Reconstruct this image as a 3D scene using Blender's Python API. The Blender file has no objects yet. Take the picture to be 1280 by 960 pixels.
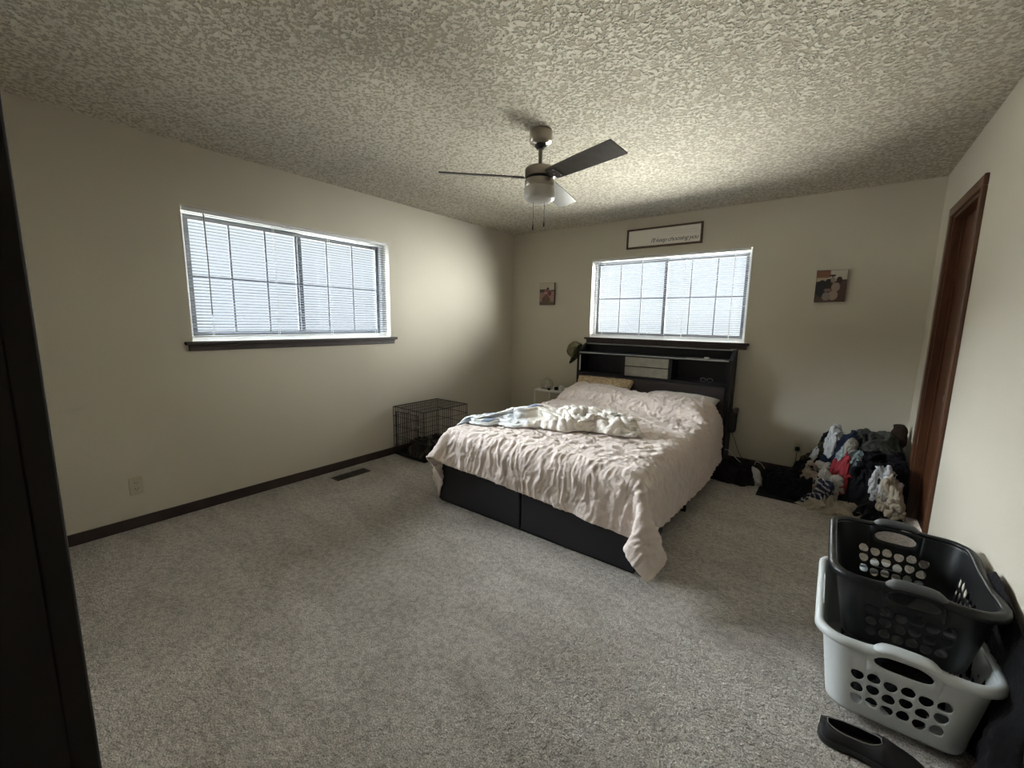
import bpy, bmesh, math
import numpy as np
from mathutils import Vector, Matrix
scene = bpy.context.scene
COL = scene.collection
PI = math.pi

# ---------------------------------------------------------------- camera
cam_data = bpy.data.cameras.new('camera')
cam = bpy.data.objects.new('camera', cam_data); COL.objects.link(cam)
cam_data.sensor_width = 36.0
cam_data.lens = 524.471 * 36.0 / 1280.0
cam_data.clip_start = 0.02
YAW, PIT, ROL = 0.6513, -0.1485, 0.0161
_f = Vector((-math.sin(YAW)*math.cos(PIT), math.cos(YAW)*math.cos(PIT), math.sin(PIT)))
_r = _f.cross(Vector((0, 0, 1))).normalized(); _u = _r.cross(_f)
_r2 = _r*math.cos(ROL) + _u*math.sin(ROL); _u2 = -_r*math.sin(ROL) + _u*math.cos(ROL)
_m = Matrix((_r2, _u2, -_f)).transposed().to_4x4(); _m.translation = Vector((3.4276, -4.4854, 1.3464))
cam.matrix_world = _m
scene.camera = cam

# ---------------------------------------------------------------- light
vs = scene.view_settings
vs.view_transform = 'Standard'; vs.look = 'None'; vs.gamma = 1.0; vs.use_curve_mapping = False
vs.exposure = -0.10
scene.cycles.max_bounces = 14; scene.cycles.diffuse_bounces = 8; scene.cycles.transparent_max_bounces = 16
scene.cycles.sample_clamp_indirect = 6.0
world = bpy.data.worlds.new('overcast_sky'); scene.world = world; world.use_nodes = True
bg = world.node_tree.nodes['Background']; bg.inputs[0].default_value = (0.93, 0.965, 1.0, 1); bg.inputs[1].default_value = 1.20

def sun(name, direction, strength, angle, color):
    l = bpy.data.lights.new(name, 'SUN'); l.energy = strength; l.angle = math.radians(angle); l.color = color
    o = bpy.data.objects.new(name, l); COL.objects.link(o)
    o.rotation_euler = Vector(direction).to_track_quat('-Z', 'Y').to_euler(); o.location = (-3, 3, 4)
# bright upper sky and light thrown up from the bright ground outside, per facade
sun('sky_light_west', (1.0, 0.30, -0.75), 56.0, 58, (0.95, 0.975, 1.0))
sun('ground_light_west', (1.0, 0.40, 0.50), 18.0, 55, (1.0, 0.97, 0.90))
sun('sky_light_north', (0.25, -1.0, -0.55), 50.0, 68, (1.0, 0.97, 0.92))
sun('sky_light_north_east', (-1.5, -1.0, -0.12), 34.0, 45, (1.0, 0.97, 0.90))
sun('ground_light_north', (0.20, -1.0, 0.90), 88.0, 66, (1.0, 0.95, 0.84))

# ---------------------------------------------------------------- materials
def mat(name, color, rough=0.6, metal=0.0, var=0.0, vscale=8.0, bump=0.0, bscale=60.0, bdist=0.01, spec=0.5, trans=0.0, sheen=0.0, detail=4.0, color2=None):
    m = bpy.data.materials.new(name); m.use_nodes = True; nt = m.node_tree; b = nt.nodes['Principled BSDF']
    b.inputs['Base Color'].default_value = (*color, 1); b.inputs['Roughness'].default_value = rough
    b.inputs['Metallic'].default_value = metal; b.inputs['Specular IOR Level'].default_value = spec
    if sheen: b.inputs['Sheen Weight'].default_value = sheen
    tc = nt.nodes.new('ShaderNodeTexCoord')
    if var or color2:
        n = nt.nodes.new('ShaderNodeTexNoise'); n.inputs['Scale'].default_value = vscale; n.inputs['Detail'].default_value = detail
        r = nt.nodes.new('ShaderNodeValToRGB'); r.color_ramp.elements[0].position = 0.32; r.color_ramp.elements[1].position = 0.68
        c2 = color2 or tuple(min(1, c*(1+var)) for c in color)
        c1 = color if color2 else tuple(c*(1-var) for c in color)
        r.color_ramp.elements[0].color = (*c1, 1); r.color_ramp.elements[1].color = (*c2, 1)
        nt.links.new(tc.outputs['Object'], n.inputs['Vector']); nt.links.new(n.outputs['Fac'], r.inputs['Fac']); nt.links.new(r.outputs['Color'], b.inputs['Base Color'])
    if bump:
        n = nt.nodes.new('ShaderNodeTexNoise'); n.inputs['Scale'].default_value = bscale; n.inputs['Detail'].default_value = 3
        bp = nt.nodes.new('ShaderNodeBump'); bp.inputs['Strength'].default_value = bump; bp.inputs['Distance'].default_value = bdist
        nt.links.new(tc.outputs['Object'], n.inputs['Vector']); nt.links.new(n.outputs['Fac'], bp.inputs['Height']); nt.links.new(bp.outputs['Normal'], b.inputs['Normal'])
    return m

M = {}
M['wall'] = mat('beige_wall_paint', (0.585, 0.545, 0.455), 0.75, bump=0.25, bscale=90, bdist=0.003, var=0.025, vscale=1.2)
M['white_paint'] = mat('white_paint', (0.78, 0.76, 0.70), 0.5)
M['vinyl'] = mat('white_vinyl', (0.78, 0.79, 0.80), 0.35)
M['dark_wood'] = mat('dark_brown_wood', (0.032, 0.020, 0.018), 0.45, var=0.3, vscale=14)
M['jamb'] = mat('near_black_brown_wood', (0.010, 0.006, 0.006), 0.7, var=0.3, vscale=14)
M['black_metal'] = mat('black_wire', (0.02, 0.018, 0.016), 0.4, metal=0.3)
M['bed_black'] = mat('black_laminate', (0.010, 0.010, 0.013), 0.5, spec=0.25)
M['bed_panel'] = mat('charcoal_leatherette', (0.020, 0.020, 0.026), 0.6, spec=0.3, bump=0.3, bscale=260, bdist=0.001)
M['bed_pad'] = mat('brown_grey_leatherette', (0.034, 0.027, 0.029), 0.6, spec=0.3, bump=0.3, bscale=260, bdist=0.001)
M['grey_wood'] = mat('light_grey_wood', (0.30, 0.285, 0.25), 0.55, var=0.12, vscale=18)
M['grey_edge'] = mat('grey_metal_edge', (0.42, 0.43, 0.46), 0.3, metal=0.6)
M['mattress'] = mat('white_ticking', (0.7, 0.69, 0.66), 0.8)
M['nickel'] = mat('brushed_nickel', (0.36, 0.32, 0.28), 0.33, metal=0.9)
M['dark_slot'] = mat('dark_slot', (0.01, 0.01, 0.01), 0.7)
M['blade'] = mat('walnut_fan_blade', (0.055, 0.045, 0.040), 0.40, var=0.2, vscale=20)
M['frost'] = mat('frosted_glass', (0.44, 0.42, 0.39), 0.35)
M['white_plastic'] = mat('white_plastic', (0.62, 0.65, 0.66), 0.35)
M['black_plastic'] = mat('glossy_black_plastic', (0.010, 0.011, 0.012), 0.36, spec=0.35)
M['grip'] = mat('dark_grey_rubber', (0.055, 0.058, 0.06), 0.5)
M['outlet'] = mat('almond_plastic', (0.50, 0.46, 0.35), 0.4)
M['black_fabric'] = mat('black_fabric', (0.012, 0.012, 0.015), 0.85, bump=0.4, bscale=180, bdist=0.002)
M['bottle_white'] = mat('white_enamel', (0.72, 0.71, 0.68), 0.35)
M['vent'] = mat('brown_metal_register', (0.05, 0.035, 0.028), 0.5, metal=0.3)
M['carpet_lo'] = None

def wood_door():
    m = bpy.data.materials.new('reddish_brown_wood'); m.use_nodes = True; nt = m.node_tree; b = nt.nodes['Principled BSDF']
    tc = nt.nodes.new('ShaderNodeTexCoord'); mp = nt.nodes.new('ShaderNodeMapping'); mp.inputs['Scale'].default_value = (22, 22, 1.6)
    n = nt.nodes.new('ShaderNodeTexNoise'); n.inputs['Scale'].default_value = 1.6; n.inputs['Detail'].default_value = 6; n.inputs['Distortion'].default_value = 1.0
    r = nt.nodes.new('ShaderNodeValToRGB'); r.color_ramp.elements[0].position = 0.3; r.color_ramp.elements[1].position = 0.7
    r.color_ramp.elements[0].color = (0.055, 0.019, 0.009, 1); r.color_ramp.elements[1].color = (0.11, 0.042, 0.018, 1)
    nt.links.new(tc.outputs['Object'], mp.inputs['Vector']); nt.links.new(mp.outputs['Vector'], n.inputs['Vector']); nt.links.new(n.outputs['Fac'], r.inputs['Fac'])
    nt.links.new(r.outputs['Color'], b.inputs['Base Color']); b.inputs['Roughness'].default_value = 0.38
    return m
M['door_wood'] = wood_door()

def carpet_mat():
    m = bpy.data.materials.new('speckled_greige_carpet'); m.use_nodes = True; nt = m.node_tree; b = nt.nodes['Principled BSDF']
    tc = nt.nodes.new('ShaderNodeTexCoord')
    def noise(s, d=3, dist=0.0, sc=None):
        n = nt.nodes.new('ShaderNodeTexNoise'); n.inputs['Scale'].default_value = s; n.inputs['Detail'].default_value = d; n.inputs['Distortion'].default_value = dist
        if sc:
            mp = nt.nodes.new('ShaderNodeMapping'); mp.inputs['Scale'].default_value = sc; mp.inputs['Rotation'].default_value = (0, 0, 0.5)
            nt.links.new(tc.outputs['Object'], mp.inputs['Vector']); nt.links.new(mp.outputs['Vector'], n.inputs['Vector'])
        else: nt.links.new(tc.outputs['Object'], n.inputs['Vector'])
        return n
    def ramp(n, a, ca, bb, cb):
        r = nt.nodes.new('ShaderNodeValToRGB'); r.color_ramp.elements[0].position = a; r.color_ramp.elements[1].position = bb
        r.color_ramp.elements[0].color = (*ca, 1); r.color_ramp.elements[1].color = (*cb, 1); nt.links.new(n.outputs['Fac'], r.inputs['Fac']); return r
    def mul(a, bb, f=1.0):
        x = nt.nodes.new('ShaderNodeMix'); x.data_type = 'RGBA'; x.blend_type = 'MULTIPLY'; x.inputs[0].default_value = f
        nt.links.new(a.outputs[0] if a.bl_idname != 'ShaderNodeMix' else a.outputs[2], x.inputs[6]); nt.links.new(bb.outputs[0], x.inputs[7]); return x
    fine = ramp(noise(210, 4), 0.33, (0.29, 0.262, 0.228), 0.66, (0.80, 0.755, 0.695))
    mid = ramp(noise(38, 4, 0.6), 0.36, (0.68, 0.67, 0.66), 0.60, (1.0, 1.0, 1.0))
    big = ramp(noise(2.2, 4, 0.8, (1, 2.2, 1)), 0.36, (0.84, 0.83, 0.82), 0.62, (1.04, 1.04, 1.04))
    x = mul(fine, mid); x = mul(x, big)
    nt.links.new(x.outputs[2], b.inputs['Base Color']); b.inputs['Roughness'].default_value = 0.95; b.inputs['Specular IOR Level'].default_value = 0.1
    b.inputs['Sheen Weight'].default_value = 0.2
    n1 = noise(75, 6, 0.4); bp = nt.nodes.new('ShaderNodeBump'); bp.inputs['Strength'].default_value = 1.0; bp.inputs['Distance'].default_value = 0.022
    nt.links.new(n1.outputs['Fac'], bp.inputs['Height']); nt.links.new(bp.outputs['Normal'], b.inputs['Normal'])
    return m
M['carpet'] = carpet_mat()

def ceiling_mat():
    m = bpy.data.materials.new('knockdown_texture_ceiling'); m.use_nodes = True; nt = m.node_tree; b = nt.nodes['Principled BSDF']
    tc = nt.nodes.new('ShaderNodeTexCoord')
    n = nt.nodes.new('ShaderNodeTexNoise'); n.inputs['Scale'].default_value = 60; n.inputs['Detail'].default_value = 2.5; n.inputs['Distortion'].default_value = 0.25
    r = nt.nodes.new('ShaderNodeValToRGB'); r.color_ramp.elements[0].position = 0.44; r.color_ramp.elements[1].position = 0.56
    bp = nt.nodes.new('ShaderNodeBump'); bp.inputs['Strength'].default_value = 1.0; bp.inputs['Distance'].default_value = 0.012
    nt.links.new(tc.outputs['Object'], n.inputs['Vector']); nt.links.new(n.outputs['Fac'], r.inputs['Fac']); nt.links.new(r.outputs['Color'], bp.inputs['Height'])
    nt.links.new(bp.outputs['Normal'], b.inputs['Normal'])
    r2 = nt.nodes.new('ShaderNodeValToRGB'); r2.color_ramp.elements[0].position = 0.40; r2.color_ramp.elements[1].position = 0.56
    r2.color_ramp.elements[0].color = (0.50, 0.455, 0.355, 1); r2.color_ramp.elements[1].color = (0.80, 0.76, 0.655, 1)
    nt.links.new(n.outputs['Fac'], r2.inputs['Fac']); nt.links.new(r2.outputs['Color'], b.inputs['Base Color'])
    b.inputs['Roughness'].default_value = 0.9; b.inputs['Specular IOR Level'].default_value = 0.2
    return m
M['ceiling'] = ceiling_mat()

def glass_mat(name='window_glass', tint=(0.93, 0.96, 0.97), gloss=0.06):
    m = bpy.data.materials.new(name); m.use_nodes = True; nt = m.node_tree
    for n in list(nt.nodes): nt.nodes.remove(n)
    o = nt.nodes.new('ShaderNodeOutputMaterial'); t = nt.nodes.new('ShaderNodeBsdfTransparent'); g = nt.nodes.new('ShaderNodeBsdfGlossy'); x = nt.nodes.new('ShaderNodeMixShader')
    t.inputs[0].default_value = (*tint, 1); g.inputs['Roughness'].default_value = 0.03; x.inputs[0].default_value = gloss
    nt.links.new(t.outputs[0], x.inputs[1]); nt.links.new(g.outputs[0], x.inputs[2]); nt.links.new(x.outputs[0], o.inputs[0])
    return m
M['glass'] = glass_mat()
M['sash'] = mat('grey_aluminium_sash', (0.10, 0.105, 0.11), 0.6)
M['clear'] = glass_mat('clear_globe_glass', (0.86, 0.86, 0.82), 0.14)

def slat_mat():
    m = bpy.data.materials.new('white_blind_slat'); m.use_nodes = True; nt = m.node_tree
    for n in list(nt.nodes): nt.nodes.remove(n)
    o = nt.nodes.new('ShaderNodeOutputMaterial'); d = nt.nodes.new('ShaderNodeBsdfDiffuse'); t = nt.nodes.new('ShaderNodeBsdfTranslucent'); x = nt.nodes.new('ShaderNodeMixShader')
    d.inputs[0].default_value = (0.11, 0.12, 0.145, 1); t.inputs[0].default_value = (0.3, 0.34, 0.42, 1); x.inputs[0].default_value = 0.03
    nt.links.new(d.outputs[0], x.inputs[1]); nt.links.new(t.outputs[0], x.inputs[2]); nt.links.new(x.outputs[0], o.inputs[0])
    return m
M['slat'] = slat_mat()

def attr_mat(name, rough=0.7, bump=0.0, bscale=200, bdist=0.002):
    m = mat(name, (0.5, 0.5, 0.5), rough, bump=bump, bscale=bscale, bdist=bdist); nt = m.node_tree
    a = nt.nodes.new('ShaderNodeVertexColor'); a.layer_name = 'Col'
    nt.links.new(a.outputs['Color'], nt.nodes['Principled BSDF'].inputs['Base Color']); return m

# ---------------------------------------------------------------- helpers
def link(name, me, m=None, parent=None, smooth=False):
    o = bpy.data.objects.new(name, me); COL.objects.link(o)
    if m is not None: me.materials.append(m)
    if smooth:
        for p in me.polygons: p.use_smooth = True
    if parent is not None:
        o.parent = parent; o.matrix_parent_inverse = parent.matrix_basis.inverted()
    return o
def obj(name, bm, m, parent=None, smooth=False):
    bmesh.ops.recalc_face_normals(bm, faces=bm.faces[:])
    me = bpy.data.meshes.new(name); bm.to_mesh(me); bm.free(); return link(name, me, m, parent, smooth)
def thing(name, label, cat, loc=(0, 0, 0), group=None):
    o = bpy.data.objects.new(name, None); COL.objects.link(o); o.location = loc; o.empty_display_size = 0.1
    o.matrix_basis = Matrix.Translation(loc)
    return tag(o, label, cat, group)
def tag(o, label, cat, group=None):
    o['label'] = label; o['category'] = cat
    if group: o['group'] = group
    return o
def struct(o): o['kind'] = 'structure'; return o
def add_box(bm, x0, x1, y0, y1, z0, z1, bev=0.0, seg=2, rot=None):
    g = bmesh.ops.create_cube(bm, size=1); vs_ = g['verts']
    c = Vector(((x0+x1)/2, (y0+y1)/2, (z0+z1)/2))
    for v in vs_: v.co = Vector((v.co.x*(x1-x0), v.co.y*(y1-y0), v.co.z*(z1-z0)))
    if bev:
        es = list({e for v in vs_ for e in v.link_edges})
        r = bmesh.ops.bevel(bm, geom=es, offset=bev, segments=seg, affect='EDGES', profile=0.5)
        vs_ = list({v for f in r['faces'] for v in f.verts} | {v for v in vs_ if v.is_valid})
        # collect every vertex of this island
        seen = set(vs_); st = list(vs_)
        while st:
            v = st.pop()
            for e in v.link_edges:
                w = e.other_vert(v)
                if w not in seen: seen.add(w); st.append(w)
        vs_ = list(seen)
    for v in vs_:
        if rot is not None: v.co = rot @ v.co
        v.co += c
    return vs_
def box(*a, **k): bm = bmesh.new(); add_box(bm, *a, **k); return bm
def add_tube(bm, pts, r, n=8, caps=True, closed=False):
    pts = [Vector(p) for p in pts]; rs = r if isinstance(r, (list, tuple)) else [r]*len(pts)
    rings = []; up = None
    L = len(pts)
    for i, p in enumerate(pts):
        if closed: t = (pts[(i+1) % L]-pts[i-1]).normalized()
        else: t = (pts[min(i+1, L-1)]-pts[max(i-1, 0)]).normalized()
        if up is None: up = t.orthogonal().normalized()
        up = (up - t*up.dot(t))
        up = up.normalized() if up.length > 1e-6 else t.orthogonal().normalized()
        s = t.cross(up)
        rings.append([bm.verts.new(p + (up*math.cos(2*PI*k/n) + s*math.sin(2*PI*k/n))*rs[i]) for k in range(n)])
    for i in range(L if closed else L-1):
        a, b = rings[i], rings[(i+1) % L]
        for k in range(n): bm.faces.new((a[k], a[(k+1) % n], b[(k+1) % n], b[k]))
    if caps and not closed:
        bm.faces.new(rings[0][::-1]); bm.faces.new(rings[-1])
def tube(pts, r, n=8, **k): bm = bmesh.new(); add_tube(bm, pts, r, n, **k); return bm
def add_lathe(bm, prof, c=(0, 0, 0), n=32, sx=1.0, sy=1.0):
    rings = []
    for (r, z) in prof:
        if r < 1e-5: rings.append([bm.verts.new((c[0], c[1], c[2]+z))])
        else: rings.append([bm.verts.new((c[0]+r*sx*math.cos(2*PI*k/n), c[1]+r*sy*math.sin(2*PI*k/n), c[2]+z)) for k in range(n)])
    for a, b in zip(rings, rings[1:]):
        for k in range(n):
            k2 = (k+1) % n
            if len(a) == 1 and len(b) == 1: continue
            if len(a) == 1: bm.faces.new((a[0], b[k2], b[k]))
            elif len(b) == 1: bm.faces.new((a[k], a[k2], b[0]))
            else: bm.faces.new((a[k], a[k2], b[k2], b[k]))
def lathe(prof, c=(0, 0, 0), n=32, **k): bm = bmesh.new(); add_lathe(bm, prof, c, n, **k); return bm
def spline(pts, n=10):
    pts = [Vector(p) for p in pts]; P = [pts[0]*2-pts[1]] + pts + [pts[-1]*2-pts[-2]]; out = []
    for i in range(1, len(P)-2):
        for k in range(n):
            t = k/n; a, b, c, d = P[i-1], P[i], P[i+1], P[i+2]
            out.append(0.5*((2*b)+(c-a)*t+(2*a-5*b+4*c-d)*t*t+(3*b-a-3*c+d)*t**3))
    out.append(pts[-1]); return out
def prism(poly, axis, a, b):
    """extrude a 2-D polygon along an axis: axis 0 -> poly is (y,z), 1 -> (x,z), 2 -> (x,y)"""
    bm = bmesh.new(); f = {0: lambda p, t: (t, p[0], p[1]), 1: lambda p, t: (p[0], t, p[1]), 2: lambda p, t: (p[0], p[1], t)}[axis]
    A = [bm.verts.new(f(p, a)) for p in poly]; B = [bm.verts.new(f(p, b)) for p in poly]; n = len(poly)
    bm.faces.new(A); bm.faces.new(B[::-1])
    for i in range(n): bm.faces.new((A[i], B[i], B[(i+1) % n], A[(i+1) % n]))
    return bm
# vectorised gradient noise
def pn(x, y, seed=0):
    x = np.asarray(x, float); y = np.asarray(y, float)
    xi = np.floor(x).astype(np.int64); yi = np.floor(y).astype(np.int64); xf = x-xi; yf = y-yi
    def h(i, j):
        k = (i*374761393 + j*668265263 + seed*1442695041) & 0xffffffff
        k = ((k ^ (k >> 13))*1274126177) & 0xffffffff; k = (k ^ (k >> 16)) & 0xffff
        return k/65536.0*2*PI
    def g(i, j, dx, dy): a = h(i, j); return np.cos(a)*dx+np.sin(a)*dy
    u = xf*xf*xf*(xf*(xf*6-15)+10); v = yf*yf*yf*(yf*(yf*6-15)+10)
    n0 = g(xi, yi, xf, yf)*(1-u)+g(xi+1, yi, xf-1, yf)*u; n1 = g(xi, yi+1, xf, yf-1)*(1-u)+g(xi+1, yi+1, xf-1, yf-1)*u
    return (n0*(1-v)+n1*v)*1.5
def ridge(x, y, seed=0): return (1-np.minimum(1, np.abs(pn(x, y, seed))*2.2))
def grid_mesh(name, P, cols=None, wrap=False):
    m_, n, _ = P.shape
    idx = np.arange(m_*n).reshape(m_, n)
    q = np.stack([idx[:-1, :-1], idx[:-1, 1:], idx[1:, 1:], idx[1:, :-1]], -1).reshape(-1, 4)
    me = bpy.data.meshes.new(name); me.from_pydata(P.reshape(-1, 3).tolist(), [], q.tolist())
    if cols is not None:
        ca = me.color_attributes.new('Col', 'FLOAT_COLOR', 'POINT')
        c = np.concatenate([cols.reshape(-1, 3), np.ones((m_*n, 1))], 1).astype(np.float32); ca.data.foreach_set('color', c.ravel())
    return me
def solid(o, t, off=1.0):
    md = o.modifiers.new('thickness', 'SOLIDIFY'); md.thickness = t; md.offset = off; return o
def decode(s, m_, n):
    a = np.array(s, dtype=np.int64).reshape(3, m_, n)
    a = np.cumsum(np.cumsum(a, 1), 2); return np.moveaxis(a, 0, -1)*0.002
def upsample(P, k):
    def cr(A, k):
        n = A.shape[0]; t = np.arange((n-1)*k+1)/k; i = np.minimum(t.astype(int), n-2); f = (t-i).reshape(-1, *([1]*(A.ndim-1)))
        g = lambda j: A[np.clip(j, 0, n-1)]
        a, b, c, d = g(i-1), g(i), g(i+1), g(i+2)
        return 0.5*((2*b)+(c-a)*f+(2*a-5*b+4*c-d)*f*f+(3*b-a-3*c+d)*f**3)
    return np.swapaxes(cr(np.swapaxes(cr(P, k), 0, 1), k), 0, 1)
def normals(P):
    a = np.gradient(P, axis=1); b = np.gradient(P, axis=0); n = np.cross(a, b); n /= np.linalg.norm(n, axis=-1, keepdims=True)+1e-9; return n

# ---------------------------------------------------------------- room shell
W, D, H = 3.9624, 4.47, 2.44
T = 0.16
def wall_with_hole(axis, pos0, pos1, a0, a1, z1, ha0, ha1, hz0, hz1):
    bm = bmesh.new()
    def b(p0, p1, q0, q1):
        if p1-p0 < 1e-4 or q1-q0 < 1e-4: return
        if axis == 0: add_box(bm, pos0, pos1, p0, p1, q0, q1)
        else: add_box(bm, p0, p1, pos0, pos1, q0, q1)
    b(a0, ha0, 0, z1); b(ha1, a1, 0, z1); b(ha0, ha1, 0, hz0); b(ha0, ha1, hz1, z1); return bm
WL = dict(a0=-3.5423, a1=-1.9399, z0=1.176, z1=2.057)
WB = dict(a0=1.137, a1=2.7527, z0=1.176, z1=2.057)
struct(obj('wall_left', wall_with_hole(0, -T, 0, -D-T, T, H, WL['a0'], WL['a1'], WL['z0'], WL['z1']), M['wall']))
struct(obj('wall_back', wall_with_hole(1, 0, T, 0, W, H, WB['a0'], WB['a1'], WB['z0'], WB['z1']), M['wall']))
DY0, DY1, DZ = -0.4156-0.06, -1.2549+0.06, 2.126-0.06
struct(obj('wall_right', wall_with_hole(0, W, W+T, -D-T, T, H, DY1, DY0, 0, DZ), M['wall']))
FX0, FX1 = 2.990, 3.84
struct(obj('wall_front', wall_with_hole(1, -D-0.13, -D, 0, W, H, FX0, FX1, 0, 2.05), M['wall']))
struct(obj('floor', box(-T, W+T, -6.2, T, -0.12, 0), M['carpet']))
struct(obj('ceiling', box(-T, W+T, -6.2, T, H, H+0.12), M['ceiling']))
# little hallway behind the doorway the photo is taken from
struct(obj('wall_hallway', box(1.6, W+T, -6.2, -6.08, 0, H), M['wall']))
struct(obj('wall_hallway_left', box(1.48, 1.6, -6.2, -D-0.13, 0, H), M['wall']))
struct(obj('wall_hallway_right', box(W, W+T, -6.2, -D-T, 0, H), M['wall']))
# doorway lining at the camera: jamb + casing
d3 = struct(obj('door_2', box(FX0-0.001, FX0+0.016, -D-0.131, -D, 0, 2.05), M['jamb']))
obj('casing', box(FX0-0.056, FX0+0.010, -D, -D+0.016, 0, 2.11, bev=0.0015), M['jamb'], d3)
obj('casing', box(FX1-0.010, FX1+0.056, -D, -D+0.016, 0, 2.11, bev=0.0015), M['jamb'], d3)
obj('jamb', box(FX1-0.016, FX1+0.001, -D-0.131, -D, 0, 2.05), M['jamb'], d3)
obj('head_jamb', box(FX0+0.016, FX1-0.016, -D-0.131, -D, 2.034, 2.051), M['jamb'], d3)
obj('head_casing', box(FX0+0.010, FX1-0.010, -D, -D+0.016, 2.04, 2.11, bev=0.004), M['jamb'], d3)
# baseboards
struct(obj('baseboard_left', box(0, 0.013, -D, 0, 0, 0.072, bev=0.004), M['dark_wood']))
struct(obj('baseboard_back', box(0.013, W, -0.013, 0, 0, 0.072, bev=0.004), M['dark_wood']))
struct(obj('baseboard_right', box(W-0.013, W, -D, -1.2549, 0, 0.072, bev=0.004), M['dark_wood']))
struct(obj('baseboard_front', box(0.013, FX0-0.056, -D, -D+0.013, 0, 0.072, bev=0.004), M['dark_wood']))

# right-hand door
d1 = struct(obj('door_1', box(W+0.055, W+0.09, DY1+0.018, DY0-0.018, 0.012, DZ-0.018), M['door_wood']))
obj('casing', box(W-0.018, W+0.001, DY0, DY0+0.06, 0, DZ, bev=0.005), M['door_wood'], d1)
obj('casing', box(W-0.018, W+0.001, DY1-0.06, DY1, 0, DZ, bev=0.005), M['door_wood'], d1)
obj('head_casing', box(W-0.018, W+0.001, DY1-0.06, DY0+0.06, DZ, DZ+0.06, bev=0.005), M['door_wood'], d1)
obj('jamb', box(W, W+T, DY0-0.018, DY0, 0, DZ), M['door_wood'], d1)
obj('jamb', box(W, W+T, DY1, DY1+0.018, 0, DZ), M['door_wood'], d1)
obj('head_jamb', box(W, W+T, DY1+0.018, DY0-0.018, DZ-0.018, DZ), M['door_wood'], d1)
obj('door_stop', box(W+0.042, W+0.055, DY0-0.03, DY0-0.018, 0, DZ-0.018), M['door_wood'], d1)
kn = lathe([(0, 0), (0.026, 0), (0.026, 0.006), (0.011, 0.012), (0.011, 0.03), (0.026, 0.04), (0.028, 0.052), (0.018, 0.062), (0, 0.064)], n=20)
for v in kn.verts: v.co = Vector((W+0.055-v.co.z, DY1+0.08+v.co.x, 0.95+v.co.y))
obj('door_knob', kn, M['nickel'], d1, True)

# windows ----------------------------------------------------------------
def window(name, axis, g):
    """axis 0: in the left wall (x<0 outside); axis 1: in the back wall (y>0 outside)"""
    a0, a1, z0, z1 = g['a0'], g['a1'], g['z0'], g['z1']
    sgn = -1 if axis == 0 else 1
    def bb(bm, p0, p1, d0, d1_, q0, q1, **k):      # along wall, depth into the wall (positive = outwards), z
        e0, e1 = sorted((sgn*d0, sgn*d1_))
        if axis == 0: add_box(bm, e0, e1, p0, p1, q0, q1, **k)
        else: add_box(bm, p0, p1, e0, e1, q0, q1, **k)
    bm = bmesh.new(); fw = 0.035
    bb(bm, a0, a0+fw, .09, .15, z0, z1); bb(bm, a1-fw, a1, .09, .15, z0, z1)
    bb(bm, a0+fw, a1-fw, .09, .15, z0, z0+fw); bb(bm, a0+fw, a1-fw, .09, .15, z1-fw, z1)
    root = struct(obj(name, bm, M['vinyl']))
    mid = (a0+a1)/2
    for k, (s0, s1, dd) in enumerate(((a0+fw, mid+.02, .10), (mid-.02, a1-fw, .125))):
        bm = bmesh.new(); sw = 0.03
        bb(bm, s0, s0+sw, dd, dd+.02, z0+fw, z1-fw); bb(bm, s1-sw, s1, dd, dd+.02, z0+fw, z1-fw)
        bb(bm, s0+sw, s1-sw, dd, dd+.02, z0+fw, z0+fw+sw); bb(bm, s0+sw, s1-sw, dd, dd+.02, z1-fw-sw, z1-fw)
        for f in (1/3, 2/3):
            q = s0+sw+(s1-s0-2*sw)*f; bb(bm, q-.006, q+.006, dd+.0075, dd+.0125, z0+fw+sw, z1-fw-sw)
        q = (z0+z1)/2; bb(bm, s0+sw, s1-sw, dd+.0070, dd+.0130, q-.006, q+.006)
        sash = obj('window_sash', bm, M['sash'], root)
        bm = bmesh.new(); bb(bm, s0+sw, s1-sw, dd+.009, dd+.011, z0+fw+sw, z1-fw-sw); obj('pane', bm, M['glass'], sash)
    # white lined reveal
    bm = bmesh.new(); e = 0.004
    bb(bm, a0, a1, 0.0, .09, z0, z0+e); bb(bm, a0, a1, 0, .09, z1-e, z1); bb(bm, a0, a0+e, 0, .09, z0+e, z1-e); bb(bm, a1-e, a1, 0, .09, z0+e, z1-e)
    obj('reveal', bm, M['white_paint'], root)
    # dark stool and apron
    bm = bmesh.new(); bb(bm, a0-.045, a1+.045, -.045, 0.012, z0-.022, z0, bev=.005); obj('window_sill', bm, M['dark_wood'], root)
    bm = bmesh.new(); bb(bm, a0-.025, a1+.025, -.022, 0, z0-.062, z0-.022, bev=.004); bb(bm, a0-.025, a1+.025, -.03, 0, z0-.036, z0-.0225, bev=.003); obj('apron', bm, M['dark_wood'], root)
    return root, bb
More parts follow.
